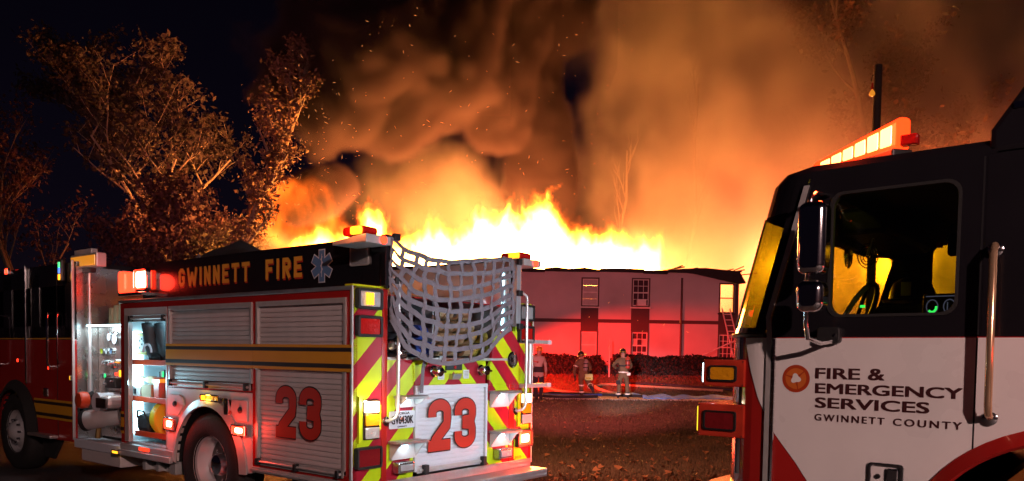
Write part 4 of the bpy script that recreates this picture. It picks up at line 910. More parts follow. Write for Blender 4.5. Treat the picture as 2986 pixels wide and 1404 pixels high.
MB().strip([(-6.85+.56*cos(pi-pi*i/20), -.09, .55+.56*sin(pi-pi*i/20)) for i in range(21)], [(-6.85+.68*cos(pi-pi*i/20), -.01, .55+.68*sin(pi-pi*i/20)) for i in range(21)], .03).build('wheel_arch_trim', 'rubber', ENG, smooth=True)
MB().strip([(-6.85+.60*cos(pi-pi*i/20), .0, .55+.6*sin(pi-pi*i/20)) for i in range(21)], [(-6.85+.60*cos(pi-pi*i/20), .7, .55+.6*sin(pi-pi*i/20)) for i in range(21)]).build('wheel_well', 'black_plastic', ENG, smooth=True)
wheel(ENG, -6.90, .0, .53, dual=False); wheel(ENG, -6.90, 2.22, .53, dual=False)
box('cab_step', 'tread_plate', ENG, -6.28, -5.58, -.10, .2, .53, .57, .008)
MB().prism([(-6.20, .50), (-5.60, .50), (-5.85, .24), (-6.12, .24)], 'y', .05, .09).build('mud_flap', 'rubber', ENG, .01)
box('chassis_frame', 'black_plastic', ENG, -8.4, -.3, .8, 1.7, .40, .62)
light('added_cab_light', 'POINT', (-5.33, -.14, Zr(.9)), .8, (1, .3, .05), ENG, .05)  # light added for a glow on the cab side, placed at the corner lamp
# ================================================================ white, black and red engine on the right (seen from its left side)
ENB = thing('fire_engine', 'white, black and red fire engine cab with round orange logo on its door', 'fire engine', (1.5189, 4.5287, 0), rad(49.75-90))
# local axes: x towards its rear (0 = front door hinge), y across (0 = near side), z up
RC = .30
def xc(z):
    return -.036 if z <= 1.83 else -.036+(z-1.83)*.265
ANG = [0, 15, 25, 35, 45, 55, 65, 78, 90]
def profile(z, inset=0.0):
    c0 = xc(z); pts = [(c0-(RC-inset)*sin(rad(a)), inset+(RC-inset)*(1-cos(rad(a)))) for a in ANG]
    pts += [(p[0], 2.5-p[1]) for p in reversed(pts)]
    return pts
def loft(zs, sel, inset=0.0):
    mb_ = MB()
    for i in range(len(zs)-1):
        a, b = profile(zs[i], inset), profile(zs[i+1], inset)
        for k in range(len(a)-1):
            if sel(i, k): mb_.add([(a[k][0], a[k][1], zs[i]), (a[k+1][0], a[k+1][1], zs[i]), (b[k+1][0], b[k+1][1], zs[i+1]), (b[k][0], b[k][1], zs[i+1])], [(0, 1, 2, 3)])
    return mb_
def solid(o, th=.02, off=1.0):
    m_ = o.modifiers.new('skin', 'SOLIDIFY'); m_.thickness = th; m_.offset = off; return o
NP = len(ANG)*2-1
loft([.42, 1.2, 1.80], lambda i, k: True).build('cab_front', 'engine_red', ENB, smooth=True)
zs = [1.80, 1.83, 1.86, 1.92, 2.2, 2.45, 2.52, 2.58, 2.70]
gl = lambda i, k: (1 <= k <= NP-3) and 2 <= i <= 5
loft(zs, lambda i, k: not gl(i, k)).build('cab_upper_front', 'engine_black', ENB, smooth=True)
loft(zs, gl, .004).build('windscreen', 'cab_glass', ENB, smooth=True)
# chrome edge of the windscreen and of the belt line
MB().tube([(xc(z)-RC*sin(rad(66)), RC*(1-cos(rad(66)))-.004, z) for z in (1.86, 2.0, 2.2, 2.4, 2.52)], .006, 6).build('windscreen_trim', 'chrome', ENB, smooth=True)
MB().tube([(p[0]-.006, p[1]-.004, 1.815) for p in profile(1.80)], .014, 6).build('belt_trim', 'black_plastic', ENB, smooth=True)
# roof
rf = []
for z, k in ((2.70, 0.0), (2.735, .03), (2.76, .10), (2.79, .5)):
    p = profile(2.70, k); rf.append([(q[0], q[1], z) for q in p])
mb = MB()
for i in range(3):
    n = len(rf[i])
    for k in range(n-1): mb.add([rf[i][k], rf[i][k+1], rf[i+1][k+1], rf[i+1][k]], [(0, 1, 2, 3)])
p = profile(2.70)
sec = [(0.0, 2.70), (.012, 2.735), (.05, 2.775), (.3, 2.825), (1.25, 2.85), (2.2, 2.825), (2.45, 2.775), (2.488, 2.735), (2.5, 2.70)]
def roofx(y): return max(.2-.0, .2)
for k in range(len(sec)-1):
    (y0, z0), (y1, z1) = sec[k], sec[k+1]; mb.add([(.194, y0, z0), (1.1, y0, z0), (1.1, y1, z1), (.194, y1, z1)], [(0, 1, 2, 3)])
mb.build('cab_roof', 'engine_black', ENB, smooth=True)
fp = MB(); fl_ = [(.194, y, z) for y, z in sec]; fr_ = [(q[0], q[1], 2.70) for q in profile(2.70)]
# roof cap in front: fan from the front edge up to the roof section
ff = []
for q in profile(2.70):
    yy = q[1]; zz = 2.70
    for a in range(len(sec)-1):
        if sec[a][0] <= yy <= sec[a+1][0]: zz = sec[a][1]+(sec[a+1][1]-sec[a][1])*(yy-sec[a][0])/(sec[a+1][0]-sec[a][0]); break
    ff.append((.194, yy, zz))
mid = [((a[0]*.75+b[0]*.25), (a[1]*.5+b[1]*.5), a[2]*.35+b[2]*.65) for a, b in zip(fr_, ff)]
for k in range(len(ff)-1): fp.add([fr_[k], fr_[k+1], mid[k+1], mid[k]], [(0, 1, 2, 3)]).add([mid[k], mid[k+1], ff[k+1], ff[k]], [(0, 1, 2, 3)])
fp.build('cab_roof_front', 'engine_black', ENB, smooth=True)
# raised roof section
MB().prism([(1.06, 2.70), (1.06, 2.815), (1.31, 3.18), (1.42, 3.24), (4.3, 3.24), (4.3, 2.70)], 'y', .0, 2.5).build('raised_roof', 'engine_black', ENB, .03)
MB().box(1.16, 1.30, -.006, .012, 2.90, 2.93).build('roof_handle', 'chrome', ENB)
# ---- side panels
AX, AZ, AR = 1.50, .60, .73
def side_panel(y0, y1):
    mb_ = MB()
    ar_ = [(AX+AR*cos(rad(a)), AZ+AR*sin(rad(a))) for a in range(172, 7, -8)]
    mb_.prism([(-.036, .42), (AX+AR*cos(rad(172))-.0, .42)] + ar_ + [(AX+AR*cos(rad(8)), .42), (4.3, .42), (4.3, 1.80), (-.036, 1.80)], 'y', y0, y1)
    return mb_
side_panel(0.0, .03).build('cab_side', 'engine_red', ENB); side_panel(2.47, 2.5).build('cab_side', 'engine_red', ENB)
wc = [(-.169, .139), (-.157, .069), (-.126, -.063), (-.073, -.225), (-.023, -.324), (.016, -.408), (.079, -.488), (.163, -.59), (.234, -.692), (.36, -.87), (.50, -1.05)]
# white flank on the flat part; its curved front edge wraps onto the cab corner
flat = [(.0, Zr(-.372))] + [(x, Zr(z)) for x, z in wc if x > .01] + [(AX+(AR+.001)*cos(rad(a)), AZ+(AR+.001)*sin(rad(a))) for a in (178, 170, 160, 150, 140, 130, 120, 110, 100, 90, 80, 70, 60, 50, 40, 30, 20, 8)] + [(4.3, .70), (4.3, 1.795), (.0, 1.795)]
flat = [q for q in flat if not (q[0] < AX and q[1] < .6 and q[0] > .55)]
MB().prism(flat, 'y', -.004, 0.0).build('white_flank', 'engine_white', ENB)
# white on the rounded corner
mb = MB(); rows = 26
def wx(z):
    for i in range(len(wc)-1):
        if wc[i][1] >= z >= wc[i+1][1]: t_ = (wc[i][1]-z)/(wc[i][1]-wc[i+1][1]); return wc[i][0]+(wc[i+1][0]-wc[i][0])*t_
    return 0.0
for i in range(rows):
    za, zb = .128-(.128+.372)*i/rows, .128-(.128+.372)*(i+1)/rows
    def pts(z):
        x_end = min(wx(z)*1.0, -.001); n_ = 6; L_ = []
        for q in range(n_+1):
            x = x_end*q/n_
            if x >= -.036: L_.append((x, -.004, Zr(z)))
            else:
                a = math.asin(min(1, (-.036-x)/RC)); L_.append((-.036-(RC+.004)*sin(a), RC-(RC+.004)*cos(a), Zr(z)))
        return L_
    A_, B_ = pts(za), pts(zb)
    for q in range(6): mb.add([A_[q], A_[q+1], B_[q+1], B_[q]], [(0, 1, 2, 3)])
mb.build('white_corner', 'engine_white', ENB, smooth=True)
# upper sides with window openings
def upper_side(y0, y1):
    z0, z1 = 1.80, 2.70; f0 = lambda z: xc(z)
    win = rrect(.31, .955, Zr(.24), Zr(.93), .07, 5); n_ = len(win); outer = []
    cxm, czm = .63, 2.25
    corners = [(1.06, z0), (1.06, z1), (f0(z1), z1), (f0(z0), z0)]
    for k in range(n_):
        q = win[k]; d = Vector((q[0]-cxm, q[1]-czm)); best = None
        for e in range(4):
            a, b = Vector(corners[e]), Vector(corners[(e+1) % 4]); ab = b-a; den = d.x*ab.y-d.y*ab.x
            if abs(den) < 1e-9: continue
            t_ = ((a.x-cxm)*ab.y-(a.y-czm)*ab.x)/den; u_ = ((a.x-cxm)*d.y-(a.y-czm)*d.x)/den
            if t_ > 0 and -1e-6 <= u_ <= 1+1e-6 and (best is None or t_ < best): best = t_
        outer.append((cxm+d.x*best, czm+d.y*best))
    for cn in corners:      # pull the nearest outline point onto each corner
        i_ = min(range(n_), key=lambda q: (outer[q][0]-cn[0])**2+(outer[q][1]-cn[1])**2); outer[i_] = cn
    return MB().ringplate(outer, win, 'y', y0, y1), win
up, win = upper_side(0.0, .04); up.build('cab_upper_side', 'engine_black', ENB)
MB().ringplate(win, [(.63+(q[0]-.63)*.955, 2.25+(q[1]-2.25)*.955) for q in win], 'y', -.006, .05).build('window_seal', 'rubber', ENB)
MB().prism(win, 'y', .018, .022).build('door_window', 'side_glass', ENB)
up, win = upper_side(2.46, 2.5); up.build('cab_upper_side', 'engine_black', ENB); MB().prism(win, 'y', 2.478, 2.482).build('door_window', 'far_glass', ENB)
box('cab_upper_rear', 'engine_black', ENB, 1.062, 4.3, 0.0, 2.5, 1.80, 2.699); box('cab_lower_rear', 'black_plastic', ENB, 2.3, 4.29, .05, 2.45, .45, 1.795)
# interior: seat backs, console, dash, headliner
box('cab_floor', 'black_plastic', ENB, .0, 1.06, .05, 2.45, .95, 1.0); box('headliner', 'dark_cloth', ENB, .30, 1.06, .05, 2.45, 2.60, 2.66)
MB().prism([(-.20, 1.2), (-.20, 1.80), (-.08, 1.84), (.12, 1.86), (.16, 1.78), (.18, 1.2)], 'y', .14, 2.36).build('dashboard', 'black_plastic', ENB, .02)
MB().prism([(.20, 1.2), (.20, 1.90), (.30, 2.03), (.62, 2.06), (.68, 1.98), (.72, 1.2)], 'y', .98, 1.55).build('engine_console', 'black_plastic', ENB, .03)
for y0 in (.35, 1.75):
    MB().prism([(.86, 1.5), (.80, 1.2), (1.0, 1.2), (1.05, 1.9), (1.055, 2.42), (.97, 2.42), (.93, 2.0)], 'y', y0, y0+.45).build('seat', 'dark_cloth', ENB, .03)
sw_ = MB(); cxs, czs = .30, 1.93
ringp = [Vector((cxs, .58, czs))+.23*(cos(2*pi*k/28)*Vector((0, 1, 0))+sin(2*pi*k/28)*Vector((.42, 0, .9)).normalized()) for k in range(28)]
sw_.tube(ringp, .016, 8, True); sw_.tube([(cxs, .58, czs), (.1, .58, 1.7)], .03)
for k in (0, 9, 19): sw_.tube([(cxs, .58, czs), ringp[k]], .012)
sw_.build('steering_wheel', 'black_plastic', ENB, smooth=True)
tb_ = MB().prism([(.66, Zr(.26)), (.86, Zr(.26)), (.86, Zr(.40)), (.66, Zr(.40))], 'y', .62, .65).build('tablet', 'black_plastic', ENB, .006)
me = stroke_shape([[(.675, .135), (.85, .135)], arc(.71, .075, .03, .04, 0, 360, 20), arc(.80, .075, .03, .04, 0, 360, 20), [(.79, .10), (.79, .05)]], .006).mesh('screen_marks', 'lit_screen'); me.transform(SIDE(0, .617, Zr(.25))); o = bpy.data.objects.new('screen_marks', me); COL.objects.link(o); o.parent = tb_
me = stroke_shape([arc(.71, .072, .022, .028, -140, 10, 12)], .012).mesh('screen_ring', 'lit_green'); me.transform(SIDE(0, .616, Zr(.25))); o = bpy.data.objects.new('screen_ring', me); COL.objects.link(o); o.parent = tb_
for (x, z, m_) in ((.42, .25, 'lit_red_dim'), (.51, .24, 'lit_red_dim'), (.40, .31, 'lit_green'), (.545, .237, 'lit_amber_dim')): MB().box(x, x+.025, .30, .31, Zr(z), Zr(z)+.014).build('dash_light', m_, ENB)
fan = MB()
for rr in (.03, .05, .07, .09): fan.tube([(.02, 1.30+rr*cos(2*pi*k/20), 2.42+rr*sin(2*pi*k/20)) for k in range(20)], .004, 5, True)
fan.tube([(.02, 1.30, 2.33), (.02, 1.30, 2.55)], .012); fan.build('cab_fan', 'chrome', ENB, smooth=True)
fan = MB()
for rr in (.02, .04, .06, .08): fan.tube([(.25+rr*.6*cos(2*pi*k/20), .95+rr*.7*cos(2*pi*k/20), 2.36+rr*sin(2*pi*k/20)) for k in range(20)], .004, 5, True)
fan.tube([(.25, .95, 2.36), (.30, .95, 2.60)], .014); fan.build('cab_fan', 'chrome', ENB, smooth=True)
box('sun_visor', 'dark_cloth', ENB, .1, .15, .25, 1.15, 2.42, 2.62, .01); box('sun_visor', 'dark_cloth', ENB, .1, .15, 1.4, 2.3, 2.46, 2.62, .01)
box('overhead_console', 'black_plastic', ENB, .12, .42, .7, 1.9, 2.47, 2.64, .03)
vn = MB().prism(rrect(.80, .93, Zr(.60), Zr(.73), .02), 'y', .50, .53).build('map_light', 'black_plastic', ENB, .005)
for q in range(4): MB().box(.865+.006*q, .905+.006*q, .492, .498, Zr(.62+.022*q), Zr(.632+.022*q)).build('slot', 'white_plate', vn)
MB().tube([(.80, .45, Zr(.68)), (.83, .45, Zr(.77))], .006).build('grab_handle', 'chrome', ENB); MB().prism(rrect(.755, .785, Zr(.645), Zr(.675), .008), 'y', .44, .47).build('belt_tag', 'orange_red_plastic', ENB)
box('belt_post', 'black_plastic', ENB, .88, .95, 2.38, 2.44, 1.8, 2.6)
# ---- door trim, seam, hinge, lettering
tr = [(-.019+.012, Zr(-1.2)), (-.019+.010, Zr(.14)), (-.017, Zr(.25)), (.181, Zr(.985))]
MB().strip([(x-.014, -.012, z) for x, z in tr], [(x+.014, -.012, z) for x, z in tr], .012).build('door_frame_trim', 'alu_trim', ENB)
hg = MB().tube([(.024, -.014, Zr(-1.1)), (.024, -.014, Zr(.12))], .009, 8).build('door_hinge', 'chrome', ENB, smooth=True)
kn = None
for k in range(26):
    zz = Zr(.10-.046*k)
    if kn is None: kn = MB().tube([(.024, -.014, -.020), (.024, -.014, .020)], .0115, 8).build('hinge_knuckle', 'chrome', hg, smooth=True); o = kn
    else: o = share(kn, hg)
    o.location = (0, 0, zz)
MB().box(1.044, 1.052, -.0045, -.0035, Zr(-.47), 1.795).build('door_seam', 'print_black', ENB); MB().box(1.044, 1.052, -.001, .001, 1.81, 2.69).build('door_seam', 'print_black', ENB)
def t2(txt, x, z, h_, w_, off=.0, sp=1.0, bd=.0036): return lettering(text_mesh(txt, h_, w_, off, sp, bd), 'print_dark', ENB, SIDE(x, -.0055, z))
t2('FIRE', .264, Zr(-.102), .058, .234); t2('&', .545, Zr(-.102), .060, .078); t2('EMERGENCY', .266, Zr(-.184), .054, .727); t2('SERVICES', .267, Zr(-.266), .056, .577); t2('GWINNETT', .266, Zr(-.340), .037, .366, .0, 1.35, .0018); t2('COUNTY', .677, Zr(-.340), .037, .319, .0, 1.35, .0018)
lg = MB().lathe([(.079, -.0052), (0, -.0053)], (.152, 0, Zr(-.107)), 'y', 40).build('round_logo', 'print_logo', ENB)
for k in range(3):
    a = rad(90+120*k+12); me = MB(); pts = []
    c1 = (.152+.034*cos(a), Zr(-.107)+.034*sin(a))
    for q in range(13):
        t_ = -1+2*q/12; b = a+rad(90)
        pts.append((c1[0]+.052*t_*cos(b)+.026*(1-t_*t_)*cos(a), c1[1]+.052*t_*sin(b)+.026*(1-t_*t_)*sin(a)))
    for q in range(12, -1, -1):
        t_ = -1+2*q/12; b = a+rad(90); pts.append((c1[0]+.052*t_*cos(b)-.018*(1-t_*t_)*cos(a), c1[1]+.052*t_*sin(b)-.018*(1-t_*t_)*sin(a)))
    me.add([(x, -.0058-.0004*k, z) for x, z in pts], [tuple(range(len(pts)))]); me.build('logo_petal', 'print_logo_light', lg)
me = MB(); pts = []
for k in range(3):
    a0 = 90+120*k+12
    for q in range(8):
        a = rad(a0+120*q/8); r_ = .029-.007*cos(rad(3*(a0+120*q/8-a0)))*-1
        pts.append((.152+.026*(1+.22*cos(3*(a-rad(102))))*cos(a), -.0075, Zr(-.107)+.026*(1+.22*cos(3*(a-rad(102))))*sin(a)))
me.add(pts, [tuple(range(len(pts)))]); me.build('logo_centre', 'engine_white', lg)
# ---- hand rail and door handle
MB().tube([(1.113, .0, Zr(.56)), (1.113, -.05, Zr(.57)), (1.113, -.085, Zr(.53)), (1.118, -.085, Zr(-.20)), (1.118, -.07, Zr(-.25)), (1.118, .0, Zr(-.275))], .018, 14).build('hand_rail', 'rail_fire_reflection', ENB, smooth=True)
MB().lathe([(.034, 0), (.034, -.02), (.02, -.028), (0, -.03)], (1.119, 0, Zr(-.275)), 'y', 16).build('rail_foot', 'chrome', ENB, smooth=True); MB().lathe([(.034, 0), (.034, -.02), (.02, -.028), (0, -.03)], (1.113, 0, Zr(.555)), 'y', 16).build('rail_foot', 'chrome', ENB, smooth=True)
dh = MB().ringplate(rrect(.56, .74, Zr(-.75), Zr(-.545), .02), rrect(.578, .722, Zr(-.735), Zr(-.56), .015), 'y', -.018, .0).build('door_handle', 'chrome', ENB, .004)
MB().box(.578, .722, -.003, .0, Zr(-.735), Zr(-.56)).build('handle_recess', 'brushed_steel', dh); MB().box(.655, .715, -.022, -.004, Zr(-.73), Zr(-.57)).build('handle_paddle', 'chrome', dh, .008); MB().lathe([(.014, 0), (.012, -.01), (0, -.01)], (.61, -.003, Zr(-.62)), 'y', 12).build('lock', 'black_plastic', dh)
# ---- wheel arch and wheel
MB().strip([(AX+(AR-.02)*cos(rad(a)), -.06, AZ+(AR-.02)*sin(rad(a))) for a in range(180, -1, -6)], [(AX+(AR+.045)*cos(rad(a)), -.008, AZ+(AR+.045)*sin(rad(a))) for a in range(180, -1, -6)], .02).build('wheel_arch_trim', 'engine_red', ENB, smooth=True)
MB().strip([(AX+AR*cos(rad(a)), .0, AZ+AR*sin(rad(a))) for a in range(180, -1, -6)], [(AX+AR*cos(rad(a)), .8, AZ+AR*sin(rad(a))) for a in range(180, -1, -6)]).build('wheel_well', 'black_plastic', ENB, smooth=True)
wheel(ENB, AX, .03, .54, dual=False); wheel(ENB, AX, 2.2, .54, dual=False)
box('chassis_frame', 'black_plastic', ENB, -.2, 4.2, .8, 1.7, .45, .7)
# ---- bumper and light housings
MB().prism([(-.52, .3), (-.46, .1), (-.24, -.02), (-.10, .0), (-.10, 2.5), (-.24, 2.52), (-.46, 2.4), (-.52, 2.2)], 'z', .55, .87).build('bumper', 'chrome', ENB, .02)
def housing(x0, x1, z0, z1, lens, lx0, lx1, lz0, lz1, front):
    h_ = MB().box(x0, x1, .015, .62, z0, z1).build('light_housing', 'chrome_red_reflection', ENB, .008); share(h_, ENB, (0, 1.865, 0))
    b = MB().ringplate(rrect(lx0, lx1, lz0, lz1, .018), rrect(lx0+.014, lx1-.014, lz0+.012, lz1-.012, .014), 'y', .0, .014).build('side_lamp', 'black_plastic', h_, .003); MB().prism(rrect(lx0+.012, lx1-.012, lz0+.01, lz1-.01, .014), 'y', .004, .014).build('side_lens', lens, h_, .003)
    for yy in (.05, .36): MB().box(x0-.025, x0, yy, yy+.24, z0+.02, z1-.02).build('head_lamp', front, h_, .01)
    bolt = None
    for (bx, bz) in ((x0+.012, z0+.012), (x1-.012, z0+.012), (x0+.012, z1-.012), (x1-.012, z1-.012)): MB().lathe([(.005, 0), (.004, -.004), (0, -.005)], (bx, .015, bz), 'y', 8).build('bolt', 'chrome', h_)
    return h_
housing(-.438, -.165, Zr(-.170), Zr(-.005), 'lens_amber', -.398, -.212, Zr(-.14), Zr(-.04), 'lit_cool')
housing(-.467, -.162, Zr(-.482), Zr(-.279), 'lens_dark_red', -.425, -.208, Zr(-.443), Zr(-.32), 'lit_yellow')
mb = MB().tube([(-.20, .06, Zr(-.28)), (-.20, .06, Zr(-.17))], .018); mb.tube([(-.21, .06, Zr(-.70)), (-.21, .06, Zr(-.48))], .02); mb.tube([(-.20, .05, Zr(-.0)), (-.20, .05, Zr(.13))], .016); mb.build('corner_post', 'chrome', ENB, smooth=True)
for yk in (.2, 2.1): light('head_light', 'SPOT', (-.52, yk, Zr(-.12)), 165, (.70, .88, 1.0), ENB, .08, 75, .6, aim=(-1, .02 if yk < 1 else -.1, .02))
# ---- mirrors
ma = MB().tube([(.285, -.24, Zr(.86)), (.285, -.18, Zr(.90)), (.30, .0, Zr(.92))], .012); ma.tube([(.285, -.24, Zr(.86)), (.285, -.25, Zr(.2)), (.29, -.23, Zr(.12)), (.32, -.12, Zr(.095)), (.36, -.02, Zr(.11))], .014, 10)
MA = ma.build('mirror_arm', 'chrome', ENB, smooth=True)
MB().prism(rrect(.245, .392, Zr(.455), Zr(.835), .045, 5), 'y', -.33, -.20).build('mirror_head', 'chrome', MA, .03, smooth=True); MB().prism(rrect(.247, .390, Zr(.255), Zr(.425), .05, 5), 'y', -.33, -.20).build('mirror_head', 'chrome', MA, .03, smooth=True)
MB().prism(rrect(.275, .40, Zr(.095), Zr(.185), .02), 'y', -.05, .0).build('mirror_bracket', 'black_plastic', MA, .008); MB().lathe([(.009, 0), (.008, -.008), (0, -.008)], (.375, -.05, Zr(.14)), 'y', 10).build('bolt', 'chrome', MA)
# ---- light bar on the roof
lbm = MB().prism([(-.09, .70), (.55, .28), (.63, .38), (.01, .82)], 'z', 2.80, 2.87).build('light_bar', 'black_plastic', ENB, .01)
P0 = Vector((-.06, .73)); P1 = Vector((.57, .33)); nL = Vector((.05, .07))
def wedge(a, b, y0, y1, zb, za, zc):      # one sloping lens between a and b along the bar
    q0, q1 = P0.lerp(P1, a), P0.lerp(P1, b); pts_ = [q0+nL*y0, q1+nL*y0, q1+nL*y1, q0+nL*y1]
    return MB().add([(p.x, p.y, zb) for p in pts_]+[(p.x, p.y, z) for p, z in zip(pts_, (za, zc, zc, za))], [(3, 2, 1, 0), (4, 5, 6, 7), (0, 1, 5, 4), (1, 2, 6, 5), (2, 3, 7, 6), (3, 0, 4, 7)])
wedge(0, 1, 0, 1, 2.872, 2.965, 3.06).build('lens', 'lit_bar', lbm, .03, seg=4)
for k in range(6): wedge(.12+k*.137, .12+(k+1)*.137-.02, -.06, .55, 2.905, 2.948+.013*k, 2.956+.013*k).build('lit_diode', 'lit_bar_hot', lbm, .008)
MB().prism([(.58, .30), (.67, .30), (.67, .36), (.58, .36)], 'z', 2.88, 2.94).build('end_cap', 'lens_red', lbm, .008)
light('bar_light', 'POINT', (.26, .30, 3.03), 45, (1, .05, .012), ENB, .12)
am = MB().lathe([(.085, 0), (.08, .02), (.05, .045), (0, .05)], (.09, .28, 2.745), 'z', 16).build('clearance_lamp', 'lit_yellow', ENB, smooth=True)
light('side_light', 'POINT', (1.75, -.25, 1.75), 1.4, (1, .05, .04), ENB, .06)
rl = MB().lathe([(.05, 0), (.05, -.02), (0, -.03)], (1.75, -.004, 1.75), 'y', 16).build('side_lamp', 'lit_red', ENB)
# firefighter helmet on the console
hm = thing('helmet', 'black firefighter helmet lying on the console behind the cab window', 'helmet')
hm.parent = None; hm.matrix_world = ENB.matrix_basis @ Matrix.Translation((.48, 1.12, 2.062))
hb = MB(); hb.lathe([(.17, 0), (.175, .012), (.135, .02), (.13, .06), (.11, .12), (.06, .155), (0, .165)], (0, 0, 0), 'z', 20); hb.build('shell', 'black_plastic', hm, smooth=True)
cr_ = MB().tube([(-.13, 0, .05), (-.1, 0, .13), (0, 0, .172), (.1, 0, .13), (.14, 0, .04)], .012, 6); cr_.build('crest', 'black_plastic', hm, smooth=True); MB().box(-.03, .03, -.145, -.135, .03, .12).build('front_shield', 'yellow_plastic', hm, .004)
# ================================================================ street lamp behind the photographer (its light falls on both engines)
SL = thing('street_lamp', 'tall street lamp standing behind the photographer beside the road', 'street lamp', (3.9, -7.4, 0))
MB().tube([(0, 0, 0), (0, 0, 5.2), (0, .15, 5.5), (0, .5, 5.6)], [.09, .06, .05, .04], 10).build('pole', 'brushed_steel', SL, smooth=True); MB().box(-.12, .12, .4, .9, 5.56, 5.68).build('lamp_head', 'brushed_steel', SL, .02); MB().box(-.10, .10, .44, .86, 5.545, 5.558).build('lens', 'lit_white', SL)
light('street_light', 'SPOT', (0, .65, 5.5), 4300, (1.0, .62, .56), SL, .12, 150, .6, aim=(-.15, 1, -.30))
# unseen red tripod lamp, added to redden the lower wall of the building
PL = thing('added_red_lamp', 'added red lamp on a tripod, unseen behind the engine, lighting the wall', 'lamp', (-2.6, 31.6, gz(-2.6, 31.6)))
for k in range(3): MB().tube([(0, 0, 1.5), (.5*cos(k*2.1), .5*sin(k*2.1), 0)], .016, 6).build('tripod_leg', 'black_plastic', PL)
ph = MB().tube([(0, 0, 1.4), (0, 0, 2.25)], .03, 8).build('lamp_head', 'black_plastic', PL); MB().lathe([(.10, 0), (.10, .10), (.07, .14), (0, .15)], (0, 0, 2.23), 'z', 16).build('lens', 'lit_red', ph, smooth=True)
light('added_red_light', 'SPOT', (.12, .12, 2.32), 21000, (1.0, .014, .006), PL, .08, 84, .35, aim=(1, 1, -.86))
light('added_warning_wash', 'SPOT', (-.2, 2.62, Zr(.9)), 12500, (1.0, .18, .22), ENG, .05, 50, .9, aim=(-.476, .879, .04))  # spot added on the engine to tint wall and lawn pinkish red
light('added_scene_light', 'SPOT', (-.2, 2.56, 2.1), 900, (1.0, .40, .25), ENG, .05, 100, .9, aim=(-1.1, 5.2, -1.5))  # added spot that brightens the near lawn
light('added_scene_light', 'SPOT', (-.2, 2.57, 2.1), 11000, (.82, .9, 1.0), ENG, .05, 11, 1.0, aim=(-9.04, 19.2, -1.75))  # added cool spot on the walk, hoses and firefighters
MB().prism(rrect(-.3, -.1, 2.02, 2.18, .02), 'y', 2.5, 2.54).build('scene_lamp', 'lit_amber_dim', ENG, .006)  # unseen lens added on the far side for the two spots above
MB().prism(rrect(-8.5, -8.2, 2.76, 2.88, .03), 'y', .0, .25).build('added_warning_lamp', 'lit_red', ENG, .01)  # unseen lens added on the cab roof to carry the tree wash
light('added_warning_wash', 'SPOT', (-8.4, -.1, 2.8), 13000, (1.0, .27, .27), ENG, .05, 60, .9, aim=(-.62, .72, .22))  # spot added to light the trees on the left

# ================================================================ utility pole, post, ladder
pm('pole_wood', (0.05, 0.03, 0.025), 0.85, bump=0.5, bscale=30)
UP = thing('utility_pole', 'dark utility pole with small lamp rising behind the light bar', 'pole', (9.24, 20.0, 0))
MB().tube([(0, 0, 0), (-.02, 0, 6), (-.03, 0, 9.21)], [.12, .105, .10], 12).build('post', 'pole_wood', UP, smooth=True)
lm = MB().lathe([(.0, .10), (.03, .08), (.065, .02), (.075, -.03), (.05, -.07), (0, -.08)], (-.17, -.02, 8.5), 'z', 14).build('lamp', 'lit_amber_dim', UP, smooth=True); MB().lathe([(.02, .26), (.035, .10), (0, .095)], (-.17, -.02, 8.5), 'z', 10).build('lamp_cap', 'lens_red', lm, smooth=True)
MB().tube([(-.20, -.02, 8.8), (-.17, 0, 8.95), (-.03, 0, 9.0)], .015, 6).build('bracket', 'pole_wood', UP)
pz = gz(4.5, 35.2)
PO = MB().box(-.03, .03, -.03, .03, 0, 1.75).build('post', 'blind', None, .01); PO.location = (4.43, 35.2, gz(4.43, 35.2)); tag(PO, 'slim pale post in the gap between the two hedges', 'post')
PK = thing('pike_pole', 'long thin pole leaning towards the ladder in front of the right hedge', 'pole', (8.9, 37.3, gz(8.9, 37.3)))
MB().tube([(0, 0, .85), (3.4, .6, 2.35)], .035, 6).build('shaft', 'frame_white', PK, smooth=True); MB().tube([(3.4, .6, 2.35), (3.55, .62, 2.42), (3.6, .62, 2.3)], .02, 6).build('hook', 'char', PK, smooth=True)
LD = thing('ladder', 'pale ladder leaning against the wall below the burnt upper window', 'ladder', (0, 0, 0))
B0, T0 = Vector((11.15, 37.4, .85)), Vector((10.98, 39.9, 4.25))
for dx in (-.2, .2): MB().tube([B0+Vector((dx, 0, 0)), T0+Vector((dx, 0, 0))], .035, 6).build('rail', 'frame_white', LD)
for k in range(11):
    p = B0.lerp(T0, (k+.5)/11.5); MB().tube([p-Vector((.2, 0, 0)), p+Vector((.2, 0, 0))], .022, 6).build('rung', 'frame_white', LD)

# ================================================================ foliage helpers, hedges, trees
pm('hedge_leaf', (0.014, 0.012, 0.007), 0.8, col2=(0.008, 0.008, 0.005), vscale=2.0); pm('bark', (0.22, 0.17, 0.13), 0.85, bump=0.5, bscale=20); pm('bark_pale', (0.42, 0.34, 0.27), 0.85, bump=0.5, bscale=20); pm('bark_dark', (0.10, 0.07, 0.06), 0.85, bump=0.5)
pm('leaf_rust', (0.24, 0.11, 0.05), 0.7, col2=(0.10, 0.05, 0.03), vscale=0.5); pm('leaf_red', (0.09, 0.036, 0.045), 0.7, col2=(0.04, 0.016, 0.022), vscale=0.6); pm('leaf_olive', (0.07, 0.052, 0.05), 0.7, col2=(0.034, 0.025, 0.026), vscale=0.4); pm('leaf_dull', (0.06, 0.045, 0.03), 0.7, col2=(0.03, 0.024, 0.018), vscale=0.6); pm('leaf_gold', (0.19, 0.10, 0.06), 0.7, col2=(0.08, 0.04, 0.03), vscale=0.7)
